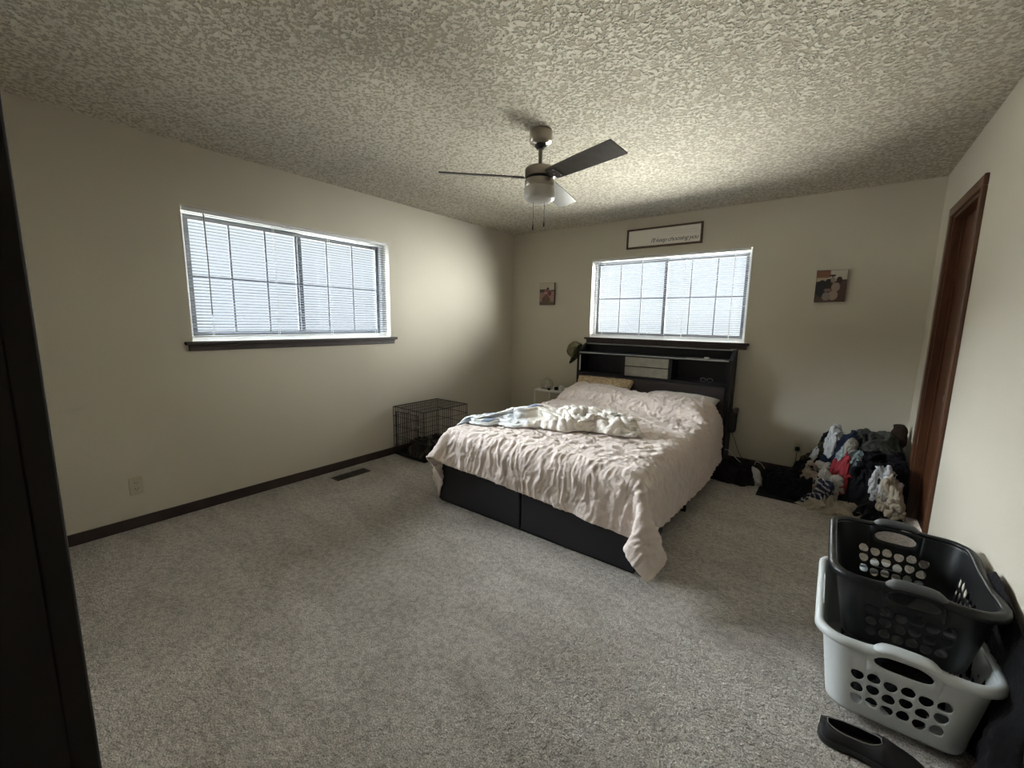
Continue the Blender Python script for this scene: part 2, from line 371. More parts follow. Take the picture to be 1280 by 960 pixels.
def blind(g, axis, bb, label, wand_at, slat_tilt, raise_=0.03):
    a0, a1, z0, z1 = g['a0']+.012, g['a1']-.018, g['z0'], g['z1']
    sgn = -1 if axis == 0 else 1
    def P(a, d, z): return (sgn*d, a, z) if axis == 0 else (a, sgn*d, z)
    mid = (a0+a1)/2
    t = thing('window_blind', label, 'blind', P(mid, .03, z0))
    bm = bmesh.new(); bb(bm, a0, a1, .016, .045, z1-.028, z1-.005, bev=.002); obj('headrail', bm, M['vinyl'], t)
    bm = bmesh.new(); zt, zb = z1-.036, z0+raise_+.018; pitch = .0208; n = int((zt-zb)/pitch); wv = .0125; tilt = math.radians(slat_tilt)
    d0 = .030
    for i in range(n+1):
        zc = zt-i*pitch; row = []
        for s in (-1, -.5, 0, .5, 1):
            crown = .0016*(1-s*s)
            d = d0+s*wv*math.cos(tilt)-crown*math.sin(tilt); z = zc+s*wv*math.sin(tilt)+crown*math.cos(tilt)
            row.append((bm.verts.new(P(a0+.004, d, z)), bm.verts.new(P(a1-.004, d, z))))
        for (p, q), (r, s_) in zip(row, row[1:]): bm.faces.new((p, q, s_, r))
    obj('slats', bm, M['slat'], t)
    bm = bmesh.new(); bb(bm, a0+.002, a1-.002, .020, .040, z0+raise_-.004, z0+raise_+.008, bev=.003); obj('bottom_rail', bm, M['vinyl'], t)
    for f in (.08, .36, .64, .92):
        q = a0+(a1-a0)*f; bm = bmesh.new()
        bb(bm, q-.0012, q+.0012, .0162, .0172, z0+raise_, z1-.028); bb(bm, q-.0012, q+.0012, .0430, .0440, z0+raise_, z1-.028)
        obj('ladder_cord', bm, M['vinyl'], t)
    bm = bmesh.new(); add_tube(bm, [P(wand_at, .010, z1-.03), P(wand_at+.004, .008, z1-.34), P(wand_at+.002, .006, z1-.70)], .0036, 6)
    obj('tilt_wand', bm, M['wand'], t)
    return t
M['wand'] = mat('smoky_plastic_wand', (0.10, 0.10, 0.11), 0.3)
wl, bbl = window('window_1', 0, WL); wb, bbb = window('window_2', 1, WB)
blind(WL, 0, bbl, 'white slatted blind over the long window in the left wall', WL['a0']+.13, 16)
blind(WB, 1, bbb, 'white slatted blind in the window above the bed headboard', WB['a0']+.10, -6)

# ---------------------------------------------------------------- outlets, vent
def outlet(loc, axis, label, plug=False):
    t = thing('wall_outlet', label, 'outlet', loc)
    def tr(bm):
        for v in bm.verts:
            x, y, z = v.co      # x along wall, y out of wall, z up
            v.co = Vector((loc[0]+y, loc[1]+x, loc[2]+z)) if axis == 0 else Vector((loc[0]+x, loc[1]-y, loc[2]+z))
        return bm
    obj('cover_plate', tr(box(-.035, .035, 0, .006, -.0575, .0575, bev=.003)), M['outlet'], t)
    for dz in (-.02, .02):
        s = obj('socket', tr(lathe_y(.0165, .0075, dz)), M['outlet'], t, False)
        obj('slot', tr(slots(dz)), M['dark_slot'], s)
    return t
def lathe_y(r, y, dz):
    bm = bmesh.new(); n = 20; A = [bm.verts.new((r*math.cos(2*PI*k/n), .005, dz+r*.86*math.sin(2*PI*k/n))) for k in range(n)]
    B = [bm.verts.new((v.co.x, y, v.co.z)) for v in A]
    bm.faces.new(B)
    for k in range(n): bm.faces.new((A[k], A[(k+1) % n], B[(k+1) % n], B[k]))
    return bm
def slots(dz):
    bm = bmesh.new(); add_box(bm, -.008, -.0055, .007, .0080, dz-.002, dz+.007); add_box(bm, .0055, .008, .007, .0080, dz-.002, dz+.007); add_box(bm, -.002, .002, .007, .0080, dz-.009, dz-.005); return bm
outlet((0, -3.91, .275), 0, 'almond wall outlet low on the left wall, nearest the dark door frame')
outlet((3.263, 0, .272), 1, 'almond wall outlet on the back wall beside the clothes pile')
t = thing('floor_vent', 'brown metal floor vent in the carpet below the left window', 'vent', (.2, -2.54, 0))
obj('vent_frame', box(.145, .255, -2.70, -2.385, 0, .006, bev=.002), M['vent'], t)
for y0, y1 in ((-2.685, -2.55), (-2.535, -2.40)):
    bm = bmesh.new(); add_box(bm, .158, .242, y0, y1, .0045, .0068)
    g_ = obj('grille_opening', bm, M['dark_slot'], t)
    bm = bmesh.new()
    for k in range(9): yy = y0+.007+(y1-y0-.014)*k/8; add_box(bm, .160, .240, yy-.0018, yy+.0018, .0062, .0085)
    obj('louvre', bm, M['vent'], g_)

# ---------------------------------------------------------------- ceiling fan
FC = (1.955, -2.315)
fan = thing('ceiling_fan', 'brushed nickel three-blade ceiling fan with drum light, blades still', 'ceiling fan', (FC[0], FC[1], 2.05))
obj('canopy', lathe([(0, 2.4405), (.064, 2.4405), (.066, 2.425), (.066, 2.385), (.060, 2.372), (.03, 2.366), (.03, 2.36), (0, 2.36)], (FC[0], FC[1], 0)), M['nickel'], fan, True)
obj('hanger_collar', lathe([(.032, 2.366), (.034, 2.352), (.022, 2.340), (.014, 2.338)], (FC[0], FC[1], 0), 20), M['dark_slot'], fan, True)
obj('downrod', lathe([(.0125, 2.37), (.0125, 2.262), (.021, 2.258), (.021, 2.232), (.0, 2.232)], (FC[0], FC[1], 0), 20), M['nickel'], fan, True)
mo = obj('motor_housing', lathe([(0, 2.243), (.05, 2.242), (.080, 2.236), (.088, 2.228), (.089, 2.222), (.089, 2.186), (.086, 2.183), (.0, 2.183)], (FC[0], FC[1], 0), 40), M['nickel'], fan, True)
obj('vent_ring', lathe([(.0, 2.184), (.080, 2.184), (.080, 2.166), (0, 2.166)], (FC[0], FC[1], 0), 40), M['dark_slot'], fan, True)
obj('switch_housing', lathe([(0, 2.167), (.086, 2.167), (.089, 2.164), (.089, 2.128), (.086, 2.124), (.0, 2.124)], (FC[0], FC[1], 0), 40), M['nickel'], fan, True)
obj('lamp_shade', lathe([(.0, 2.125), (.090, 2.125), (.092, 2.121), (.092, 2.075), (.088, 2.062), (.075, 2.052), (.04, 2.046), (0, 2.044)], (FC[0], FC[1], 0), 40), M['frost'], fan, True)
for k, (ang, pit) in enumerate(((-16, 13), (104, 13), (224, 15))):
    bm = bmesh.new()
    stt = [(.10, .050), (.13, .055), (.30, .061), (.50, .066), (.585, .067)]
    top, bot = [], []
    for (r_, hw) in stt:
        row = [(r_, hw*s) for s in (-1, -.5, 0, .5, 1)]
        top.append([bm.verts.new((x, y, .003)) for x, y in row]); bot.append([bm.verts.new((x, y, -.003)) for x, y in row])
    for A, rev in ((top, False), (bot, True)):
        for i in range(len(stt)-1):
            for j in range(4):
                f = (A[i][j], A[i+1][j], A[i+1][j+1], A[i][j+1]); bm.faces.new(f[::-1] if rev else f)
    for i in range(len(stt)-1):
        for j in (0, 4): bm.faces.new((top[i][j], top[i+1][j], bot[i+1][j], bot[i][j]))
    for i in (0, len(stt)-1):
        for j in range(4): bm.faces.new((top[i][j], top[i][j+1], bot[i][j+1], bot[i][j]))
    Rm = Matrix.Translation((FC[0], FC[1], 2.180)) @ Matrix.Rotation(math.radians(ang), 4, 'Z') @ Matrix.Rotation(math.radians(-pit), 4, 'X')
    bmesh.ops.transform(bm, matrix=Rm, verts=bm.verts)
    bl = obj('blade', bm, M['blade'], fan)
    bm = bmesh.new(); add_box(bm, .045, .12, -.020, .020, -.0065, -.003)
    add_box(bm, .11, .165, -.042, .042, -.0065, -.003)
    bmesh.ops.transform(bm, matrix=Rm, verts=bm.verts); br = obj('blade_bracket', bm, M['blade'], bl)
    for sx, sy in ((.15, .03), (.15, -.03), (.125, 0)):
        bm = lathe([(0, -.010), (.004, -.009), (.005, -.006)], (sx, sy, 0), 10); bmesh.ops.transform(bm, matrix=Rm, verts=bm.verts); obj('screw', bm, M['grey_edge'], bl)
for (dx, dy, zb) in ((-.028, -.022, 1.885), (.024, -.012+.03, 1.905)):
    c = obj('pull_chain', tube([(FC[0]+dx*1.05, FC[1]+dy, 2.126), (FC[0]+dx, FC[1]+dy-.0, 2.04), (FC[0]+dx, FC[1]+dy, zb+.03)], .0013, 5), M['dark_slot'], fan)
    obj('chain_pull', lathe([(0, zb+.034), (.0025, zb+.032), (.004, zb+.02), (.004, zb+.004), (0, zb)], (FC[0]+dx, FC[1]+dy, 0), 10), M['dark_slot'], c)

# ---------------------------------------------------------------- wall pictures
def art_left(u, v):      # u right, v up, both 0..1 ; a plain outdoor portrait
    c = np.empty(u.shape+(3,)); c[:] = (.30, .17, .14)
    def put(mask, col): c[mask] = col
    put(v > .62, (.52, .46, .38)); put((v > .56) & (v < .72) & (u < .42), (.05, .035, .02)); put((v > .6) & (v < .68) & (u > .75), (.08, .05, .04))
    put(v < .14, (.09, .07, .045)); put(((u-.45)/.28)**2+((v-.22)/.2)**2 < 1, (.10, .055, .035))
    put(((u-.52)/.26)**2+((v-.56)/.16)**2 < 1, (.24, .09, .09)); put(((u-.70)/.11)**2+((v-.52)/.11)**2 < 1, (.12, .02, .03))
    put(((u-.42)/.12)**2+((v-.53)/.05)**2 < 1, (.42, .25, .22)); put(((u-.56)/.08)**2+((v-.73)/.06)**2 < 1, (.03, .02, .015)); put(((u-.46)/.10)**2+((v-.40)/.09)**2 < 1, (.16, .05, .05))
    return c
def art_right(u, v):
    c = np.empty(u.shape+(3,)); c[:] = (.07, .035, .028)
    def put(mask, col): c[mask] = col
    put(v > .66, (.50, .47, .40)); put((v > .76) & (u < .45), (.22, .10, .06)); put((v > .68) & (v < .76) & (u < .36), (.42, .34, .24)); put((v > .66) & (v < .70) & (u > .84), (.02, .01, .01))
    put(((u-.20)/.22)**2+((v-.42)/.27)**2 < 1, (.012, .012, .018)); put(((u-.42)/.13)**2+((v-.58)/.16)**2 < 1, (.02, .01, .008))
    put(((u-.55)/.08)**2+((v-.70)/.10)**2 < 1, (.26, .20, .18)); put(((u-.53)/.10)**2+((v-.83)/.035)**2 < 1, (.02, .015, .012))
    put(((u-.76)/.10)**2+((v-.68)/.11)**2 < 1, (.03, .01, .01)); put(((u-.66)/.14)**2+((v-.46)/.15)**2 < 1, (.30, .22, .19)); put(((u-.60)/.16)**2+((v-.20)/.15)**2 < 1, (.32, .24, .18))
    put(((u-.38)/.14)**2+((v-.17)/.13)**2 < 1, (.22, .20, .18)); put(((u-.40)/.12)**2+((v-.37)/.05)**2 < 1, (.20, .13, .11))
    return c
def canvas(x0, x1, z0, z1, fn, label):
    t = thing('canvas_print', label, 'picture', ((x0+x1)/2, 0, (z0+z1)/2), 'small portrait canvases')
    obj('canvas_block', box(x0, x1, -.022, -.0005, z0, z1, bev=.0015), M['canvas_edge'], t)
    n = 44; u, v = np.meshgrid(np.linspace(0, 1, n), np.linspace(0, 1, int(n*1.25)))
    P = np.stack([x0+.002+(x1-x0-.004)*u, np.full(u.shape, -.0226), z0+.002+(z1-z0-.004)*v], -1)
    link('printed_photo', grid_mesh('printed_photo', P, fn(u, v)), M['print'], t)
M['canvas_edge'] = mat('dark_canvas_edge', (0.035, 0.018, 0.014), 0.7)
M['print'] = attr_mat('portrait_print', 0.55)
canvas(.437, .652, 1.553, 1.822, art_left, 'small canvas portrait, pinkish figures under pale sky, left of the back window')
canvas(3.252, 3.460, 1.549, 1.810, art_right, 'small dark canvas portrait of two people, right of the back window')
x0, x1, z0, z1 = 1.545, 2.308, 2.130, 2.330
t = thing('framed_sign', 'long white sign in thin brown frame above the back window', 'sign', ((x0+x1)/2, 0, z0))
bm = bmesh.new(); add_box(bm, x0, x1, -.024, -.0005, z0, z0+.017); add_box(bm, x0, x1, -.024, -.0005, z1-.017, z1); add_box(bm, x0, x0+.017, -.024, -.0005, z0+.017, z1-.017); add_box(bm, x1-.017, x1, -.024, -.0005, z0+.017, z1-.017)
M['frame_brown'] = mat('brown_frame_wood', (0.07, 0.040, 0.022), 0.5, var=.2, vscale=20)
M['sign_white'] = mat('sign_white', (0.90, 0.87, 0.81), 0.6)
M['ink'] = mat('grey_ink', (0.10, 0.10, 0.10), 0.7); M['faint_ink'] = mat('faint_ink', (0.60, 0.55, 0.52), 0.7)
obj('frame', bm, M['frame_brown'], t)
obj('sign_panel', box(x0+.017, x1-.017, -.012, -.001, z0+.017, z1-.017), M['sign_white'], t)
fc = bpy.data.curves.new('lettering', 'FONT'); fc.body = "I'll keep choosing you"; fc.size = 0.058; fc.shear = 0.42; fc.align_x = 'CENTER'; fc.space_character = 0.86; fc.extrude = .0004
fo = bpy.data.objects.new('lettering_source', fc); COL.objects.link(fo)
bpy.context.view_layer.update()
me = bpy.data.meshes.new_from_object(fo.evaluated_get(bpy.context.evaluated_depsgraph_get())); bpy.data.objects.remove(fo)
xs = [v.co.x for v in me.vertices]; sc_ = .475/(max(xs)-min(xs))
me.transform(Matrix.Translation((2.035, -.0128, z0+.048)) @ Matrix.Rotation(PI/2, 4, 'X') @ Matrix.Scale(sc_, 4, (1, 0, 0)))
link('lettering', me, M['ink'], t)
for k, (xa, xb, zz) in enumerate(((1.90, 2.27, .142), (1.92, 2.27, .116))):
    xx = np.linspace(xa, xb, 60); pts = [(x, -.0125, z0+zz+.005*math.sin(x*190)*(.5+.5*math.sin(x*57+k))) for x in xx]
    obj('faint_script', tube(pts, .0009, 4), M['faint_ink'], t)

# ---------------------------------------------------------------- bed
BX0, BX1, BY0, BY1 = 1.17, 2.70, -2.415, -0.27
bed = thing('bed', 'queen storage bed with black bookcase headboard and charcoal foot drawers', 'bed', (1.935, -1.3, 0))
mid = 1.932
for xa, xb in ((BX0, mid-.006), (mid+.006, BX1)):
    obj('foot_panel', box(xa, xb, BY0, BY0+.03, .012, .285, bev=.008), M['bed_panel'], bed)
    # drawer box behind the panel
obj('plinth', box(BX0+.01, BX1-.01, BY0+.012, BY0+.05, 0, .02), M['bed_black'], bed)
obj('storage_box', box(BX0+.02, BX1-.02, BY0+.03, -1.9, .03, .27), M['bed_black'], bed)
for xa in (BX0, BX1-.03): obj('side_rail', box(xa, xa+.03, BY0+.03, BY1, .20, .285, bev=.006), M['bed_panel'], bed)
for x, y in ((BX0+.02, -1.42), (BX1-.02, -1.42), (BX1-.02, -.34), (BX0+.02, -.34), (mid, -1.42)): obj('leg', box(x-.017, x+.017, y-.017, y+.017, 0, .20, bev=.003), M['bed_black'], bed)
obj('slat_deck', box(BX0+.03, BX1-.03, BY0+.03, BY1, .262, .284), M['bed_black'], bed)
obj('mattress', box(BX0+.025, BX1-.02, BY0+.02, BY1-.06, .286, .518, bev=.05, seg=4), M['mattress'], bed, True)
# headboard: bookcase with sloped side panels
HX0, HX1 = 1.128, 2.712
HFY = -.255
prof = [(-.024, 0), (-.024, 1.112), (-.075, 1.112), (HFY, 1.022), (HFY, .0)]
hb = obj('headboard', box(HX0+.03, HX1-.03, -.040, -.0245, .10, 1.110), M['bed_black'], bed)
obj('side_panel', prism(prof, 0, HX0, HX0+.03), M['bed_black'], hb); obj('side_panel', prism(prof, 0, HX1-.03, HX1), M['bed_black'], hb)
obj('top_rail', box(HX0+.03, HX1-.03, -.085, -.041, 1.096, 1.111), M['bed_black'], hb)
obj('rail_edge', box(HX0+.03, HX1-.03, -.0875, -.0855, 1.104, 1.110), M['grey_edge'], hb)
obj('shelf', box(HX0+.03, HX1-.03, HFY, -.0405, 1.000, 1.020), M['bed_black'], hb)
obj('shelf_edge', box(HX0+.03, HX1-.03, HFY-.003, HFY-.0005, 1.010, 1.020), M['grey_edge'], hb)
obj('cubby_floor', box(HX0+.03, HX1-.03, HFY, -.0405, .775, .797), M['bed_black'], hb)
obj('divider', box(1.665, 1.695, HFY+.004, -.0405, .797, 1.0), M['bed_black'], hb)
obj('divider', box(2.150, 2.180, HFY+.004, -.0405, .797, 1.0), M['bed_black'], hb)
for za, zb in ((.801, .896), (.906, .996)):
    obj('drawer_front', box(1.698, 2.147, HFY-.002, HFY+.016, za, zb, bev=.002), M['grey_wood'], hb)
obj('drawer_back', box(1.696, 2.149, HFY+.02, HFY+.03, .80, .998), M['dark_slot'], hb)
obj('padded_panel', box(HX0+.032, HX1-.032, HFY-.022, HFY+.01, .30, .773, bev=.014, seg=3), M['bed_pad'], hb, False)
obj('white_strip', box(HX0+.0305, HX0+.036, HFY+.001, HFY+.02, .81, .985), M['bottle_white'], hb)  # thin white strip on the inner face of the left side panel

# comforter --------------------------------------------------------------
COMF = [592,9,7,7,4,3,1,-1,-4,-9,-8,12,17,16,14,16,16,18,19,18,19,19,19,19,19,19,19,19,19,19,19,19,19,19,19,18,19,19,19,19,19,19,18,18,19,18,18,19,
18,19,18,17,8,-3,-4,6,14,15,16,15,-15,-1,3,2,3,2,1,2,2,2,-1,-2,0,-1,1,0,2,1,0,0,0,0,0,0,0,0,0,0,0,0,0,0,0,0,0,1,
0,0,-1,0,0,0,1,0,0,0,0,0,0,0,0,0,-1,0,4,4,1,1,-1,0,-15,0,0,1,3,2,3,1,3,3,1,-4,0,-1,1,2,1,0,0,0,0,0,0,0,
0,0,0,0,0,0,0,0,0,0,0,0,0,0,1,0,0,0,-1,1,-1,1,0,0,1,-1,0,0,-1,2,4,3,1,-1,-1,-1,-16,1,-1,0,0,3,4,4,2,3,2,-4,
-1,1,2,1,0,0,0,0,0,1,0,0,0,0,0,0,0,0,0,-1,0,0,0,0,0,0,0,0,0,0,1,0,0,0,1,-1,0,1,0,-2,-1,3,6,2,-2,-1,-2,-1,
-16,0,0,0,0,1,1,3,5,5,5,-5,-2,3,1,0,0,0,0,1,0,-1,0,0,0,0,0,0,0,0,0,1,0,0,0,0,0,0,0,0,0,0,-1,0,1,0,0,1,
-1,0,0,-1,-1,6,4,-1,-2,-3,-1,-4,-14,0,0,0,-1,-1,0,1,2,5,9,1,-2,0,0,1,0,-1,0,0,0,1,0,0,0,0,0,0,0,0,0,0,0,0,0,0,
0,0,0,0,0,0,1,0,0,0,0,0,0,0,0,-3,4,6,-1,-3,-2,-3,-4,-3,-4,-1,-1,-3,-1,-2,-1,-1,-1,0,1,16,-3,1,1,-1,0,1,0,0,0,0,0,0,
0,0,0,0,0,0,0,0,0,0,0,0,1,0,-1,0,0,0,0,0,0,0,1,-1,1,0,-1,0,6,-1,-4,-4,-3,-3,-4,-4,7,-1,-3,-1,-2,-1,-2,-2,-1,-1,0,1,
5,1,0,1,0,0,0,0,1,-1,0,0,0,0,1,0,0,0,0,0,0,0,0,0,-1,0,1,0,0,0,0,0,0,0,-1,1,0,-1,1,3,-2,-7,-5,-2,-3,-2,-1,0,
13,-2,0,-1,-1,-1,-2,-2,-2,-1,1,0,0,-1,0,0,0,1,0,0,-1,0,0,0,0,0,0,0,0,0,0,0,0,0,0,0,0,0,0,0,0,0,0,0,1,0,0,0,
0,1,-1,-2,-8,-4,-3,-2,0,0,0,0,14,-1,-1,1,-1,-1,-3,-2,-2,-2,-1,0,1,0,0,-1,0,0,0,0,0,0,0,1,0,0,-1,0,0,0,0,0,0,0,1,0,
0,0,0,0,0,0,0,0,-1,0,1,1,1,-1,-3,-3,-4,-2,0,-1,-3,-1,0,1,12,0,0,-1,0,-2,0,-1,-2,-4,-1,-1,2,0,-1,0,1,-1,0,0,0,0,1,-1,
0,0,0,0,0,0,0,0,1,0,-1,0,0,0,0,0,0,0,1,0,0,0,0,-1,0,1,-3,1,0,1,-1,-3,-1,-1,-2,-2,11,0,-1,-3,-2,-1,1,-1,-2,-1,0,0,
0,0,1,0,-1,0,0,0,0,0,0,0,0,0,0,0,0,0,1,0,-1,0,0,0,0,0,1,0,0,0,-1,0,1,0,0,0,-1,-1,1,-1,2,0,-2,0,0,0,0,-2,
8,-2,-2,-2,0,0,-2,0,0,0,1,0,1,0,-1,0,0,0,0,0,1,0,-1,0,0,0,0,0,0,1,-1,0,0,1,0,0,0,0,-1,0,0,1,0,0,-1,1,-1,0,
0,0,0,0,0,-1,0,0,2,1,0,1,2,0,-1,1,-1,-1,-1,-1,1,1,1,0,0,0,0,0,0,0,0,0,0,0,0,0,0,0,0,0,1,-1,1,0,0,-1,0,0,
0,1,0,0,0,-1,0,1,0,-1,0,0,1,-2,1,-1,-2,0,3,2,1,0,0,1,-4,1,2,1,0,-1,0,0,0,1,0,1,0,0,1,0,0,0,0,0,-1,0,0,1,
0,-1,0,0,0,1,-1,0,0,0,0,0,1,-1,0,0,0,0,0,0,0,0,0,1,-1,0,0,-2,0,0,1,2,-1,-1,0,-2,-1,0,2,0,-2,-2,-1,2,1,2,1,-1,
1,0,-1,0,0,0,0,0,0,1,0,-1,0,0,0,0,0,0,1,0,0,0,0,0,-1,0,0,0,0,0,0,0,1,0,0,-1,0,1,-1,0,-1,1,-2,-2,-1,0,-1,1,
4,0,-1,-3,-2,0,2,1,-1,1,1,0,-1,0,0,0,0,1,0,0,0,-1,0,0,0,1,0,0,-1,0,0,0,0,0,0,0,0,1,-1,0,0,0,0,0,0,0,0,0,
0,-1,1,-1,2,0,0,-3,-2,0,2,0,4,-1,-2,-1,0,0,3,0,-1,-2,1,0,0,0,0,0,1,0,0,0,0,0,-1,0,1,0,0,0,0,-1,0,0,0,0,1,0,
0,-1,1,0,-1,0,1,0,-1,0,0,0,0,-1,0,1,0,1,0,0,0,0,-1,1,0,0,0,-1,1,2,0,-1,-1,1,0,0,1,0,0,0,0,-1,0,0,0,0,1,0,
-1,1,0,0,0,0,-1,0,0,1,-1,0,0,0,0,0,1,0,0,-1,0,0,0,0,0,-1,1,-1,0,0,1,1,2,-1,0,0,-2,0,0,3,0,2,-2,-2,0,1,1,0,
0,1,0,0,-1,0,1,0,-1,0,0,0,0,0,0,0,0,0,0,0,1,-1,0,0,0,0,0,0,1,0,-1,0,0,0,0,1,-1,-1,1,-1,0,-2,-1,2,0,1,0,0,
0,-1,1,1,1,-1,-1,-1,1,1,0,1,0,-1,0,1,0,0,-1,0,1,0,0,0,0,-1,0,0,0,1,0,0,-1,0,0,0,1,0,0,0,-1,0,0,0,0,0,0,0,
0,1,-2,0,-1,-1,0,-1,0,1,0,0,2,1,-2,-2,0,0,-1,2,0,1,0,0,1,0,0,-1,0,0,0,0,0,0,0,0,0,0,0,0,1,-1,0,0,0,0,0,1,
-1,0,0,0,0,0,0,0,0,0,1,-1,1,0,-1,-1,-1,1,0,-1,0,-1,1,-1,1,-2,-1,1,1,-2,1,0,2,0,-1,2,-1,0,0,0,0,0,0,0,0,0,0,0,
0,0,1,0,-1,0,0,0,0,0,0,0,0,0,0,0,0,0,0,0,0,0,0,1,-1,0,-1,0,1,1,1,-1,-2,-1,1,0,-3,0,2,1,1,0,-1,0,0,1,0,0,
0,0,1,0,0,0,0,0,0,0,0,0,0,0,-1,0,1,-1,0,1,0,0,0,-1,0,0,0,0,0,0,0,1,0,0,-1,0,0,0,-1,-1,2,1,0,0,-1,0,-1,1,
-3,1,3,2,-1,-2,0,-1,1,1,0,0,1,0,-1,0,0,0,0,0,0,0,0,0,0,0,0,0,0,1,0,-1,0,0,0,0,0,0,1,0,-1,0,1,-1,0,0,0,0,
-1,0,1,-1,-1,0,1,1,0,0,-1,-1,-1,2,1,-1,-2,0,-1,2,0,1,0,1,-1,0,0,0,0,0,0,0,0,0,0,0,0,0,0,1,-1,0,0,0,0,0,0,1,
0,0,-1,0,1,0,-1,0,0,0,0,0,0,0,-1,0,-1,-1,1,2,1,-1,0,-2,0,1,-1,-3,-1,2,2,0,1,0,0,0,0,0,0,0,0,1,0,0,0,0,0,0,
0,0,0,-1,0,0,0,1,0,0,0,-1,0,0,0,0,0,0,0,0,0,0,1,-1,0,0,0,1,-2,-1,-1,1,0,2,0,0,0,-1,-1,0,1,1,1,0,-1,0,1,0,
1,0,0,-1,1,-1,0,0,0,0,0,0,0,0,0,0,0,0,1,-1,0,0,0,0,0,0,0,0,0,0,0,0,0,1,-1,0,0,0,-1,0,1,-1,0,-1,1,0,1,-1,
0,-1,-1,1,1,1,0,-1,1,0,0,0,0,0,0,1,-1,0,0,0,0,0,1,0,0,0,0,0,-1,0,0,0,0,0,0,0,0,0,0,0,0,0,0,0,0,0,0,1,
-1,0,0,-2,0,1,0,0,1,-1,0,0,1,0,-2,0,2,1,-2,-1,1,2,-1,1,-1,0,0,0,0,0,0,0,1,0,-1,0,0,0,0,0,1,0,-1,1,0,-1,1,0,
0,0,0,0,0,0,0,-1,0,0,1,-1,1,-1,-1,0,0,-1,0,1,0,1,-1,0,1,-1,0,-1,0,1,1,0,0,0,1,0,0,0,0,0,0,0,0,0,-1,0,0,0,
0,0,0,0,0,0,1,-1,0,1,-1,0,0,0,0,0,0,0,0,1,0,0,-1,0,0,0,-1,2,0,0,-2,-1,0,1,0,1,2,-2,-1,1,-1,-2,1,2,0,0,1,0,
0,0,0,0,0,0,0,0,0,0,1,0,-1,0,0,0,1,0,-1,0,0,0,0,0,0,0,0,0,0,0,0,0,1,-1,0,0,0,0,0,0,2,0,-1,-1,-1,-1,1,1,
1,-2,0,0,0,-2,0,2,2,0,0,0,0,0,0,0,0,0,0,0,0,1,-1,0,1,0,0,0,-1,0,1,-1,0,0,0,0,0,0,0,0,0,0,0,1,0,0,-1,0,
0,0,-2,0,2,1,-1,0,0,-1,0,1,0,-1,0,1,-1,-1,1,2,0,0,0,0,0,0,1,-1,1,0,0,0,0,-1,0,0,0,0,0,0,0,0,0,1,0,0,-1,1,
0,0,-1,0,0,0,1,0,-1,0,1,0,-1,0,-2,-1,1,1,0,-1,1,0,-1,1,-1,0,0,0,1,2,1,-1,-1,0,1,0,0,0,-1,1,-1,0,0,0,0,0,0,0,
0,0,1,0,0,0,-1,0,0,0,1,-1,0,0,1,0,0,-1,0,-1,1,0,0,0,-1,-1,2,1,-1,-1,0,-1,0,1,1,-1,-1,1,0,0,0,3,0,-3,0,1,0,0,
0,0,0,0,0,1,0,0,0,0,0,0,0,0,-1,0,0,0,0,0,0,0,0,0,0,0,0,0,0,1,-1,0,-1,1,0,-1,0,1,2,1,-2,0,-1,0,0,0,0,-1,
0,0,0,-1,1,0,-1,0,2,0,1,0,0,0,0,0,0,-1,0,0,0,0,0,0,0,0,0,0,0,0,0,0,0,0,0,0,0,0,0,0,0,0,0,0,0,-1,1,0,
0,-1,2,0,-1,-1,2,1,-1,-1,-1,0,0,-1,0,0,0,-2,0,1,1,1,1,1,0,-1,0,0,0,0,0,0,1,0,0,0,0,0,0,-1,0,0,0,1,0,0,-1,0,
0,0,0,0,0,0,0,0,0,1,-1,0,0,0,-2,0,1,1,2,0,-2,-1,-1,2,-1,1,-1,0,-2,0,1,2,-1,1,1,0,0,1,0,-1,0,0,0,1,-1,0,0,0,
0,0,0,1,0,0,0,-1,0,0,0,0,1,0,0,-1,1,0,0,0,0,-1,0,0,0,-1,-1,0,2,4,0,-3,-2,-1,1,0,0,-1,1,-2,0,1,2,2,-1,-2,1,0,
0,0,0,1,0,0,-1,0,0,1,0,-1,0,0,0,0,0,0,0,0,0,0,1,0,-1,0,0,1,-1,0,0,0,0,0,0,0,0,0,-3,1,3,2,-1,-2,-1,-2,2,1,
1,-1,-1,0,-1,0,3,0,1,0,-1,0,0,0,0,1,0,-1,1,-1,1,-1,0,1,0,0,-1,0,0,0,0,0,0,0,0,0,0,0,0,0,0,0,0,0,0,0,0,0,
0,-1,1,0,0,-1,0,0,0,1,-1,0,0,0,-3,1,3,-2,-1,2,1,1,-1,0,1,-1,0,0,0,1,0,0,-1,0,0,0,0,0,1,0,0,0,0,-1,0,0,0,0,
1,0,0,0,-1,1,0,0,0,-1,1,0,-1,-1,1,1,0,-3,-3,1,3,3,-1,-3,1,-2,-1,2,2,0,-5,1,5,-1,0,0,-1,1,0,-1,0,0,0,0,0,0,0,0,
0,0,0,0,0,0,0,1,0,0,0,0,-1,0,0,0,1,-1,0,0,0,1,-1,0,0,-1,2,1,-2,-3,-2,3,2,1,-2,0,0,0,-1,2,3,0,-3,-1,0,2,0,-1,
0,0,0,0,0,0,1,-1,0,0,0,0,0,0,0,0,0,0,0,0,0,0,0,0,0,0,0,0,0,0,0,0,0,0,0,0,0,2,1,-1,-3,-1,0,1,1,-1,0,-1,
1,0,1,-1,1,3,-2,-4,0,1,1,0,0,1,-1,0,0,0,0,1,0,0,-1,0,0,1,0,0,0,0,0,-1,0,0,1,0,0,0,0,-1,1,-1,0,0,0,0,0,-3,
-1,3,4,-3,-1,-1,2,-1,-1,1,-1,1,0,3,0,-5,0,4,3,-3,-1,1,-1,0,0,-1,1,0,0,0,0,0,0,0,1,0,0,-1,0,0,0,0,0,1,0,0,-1,0,
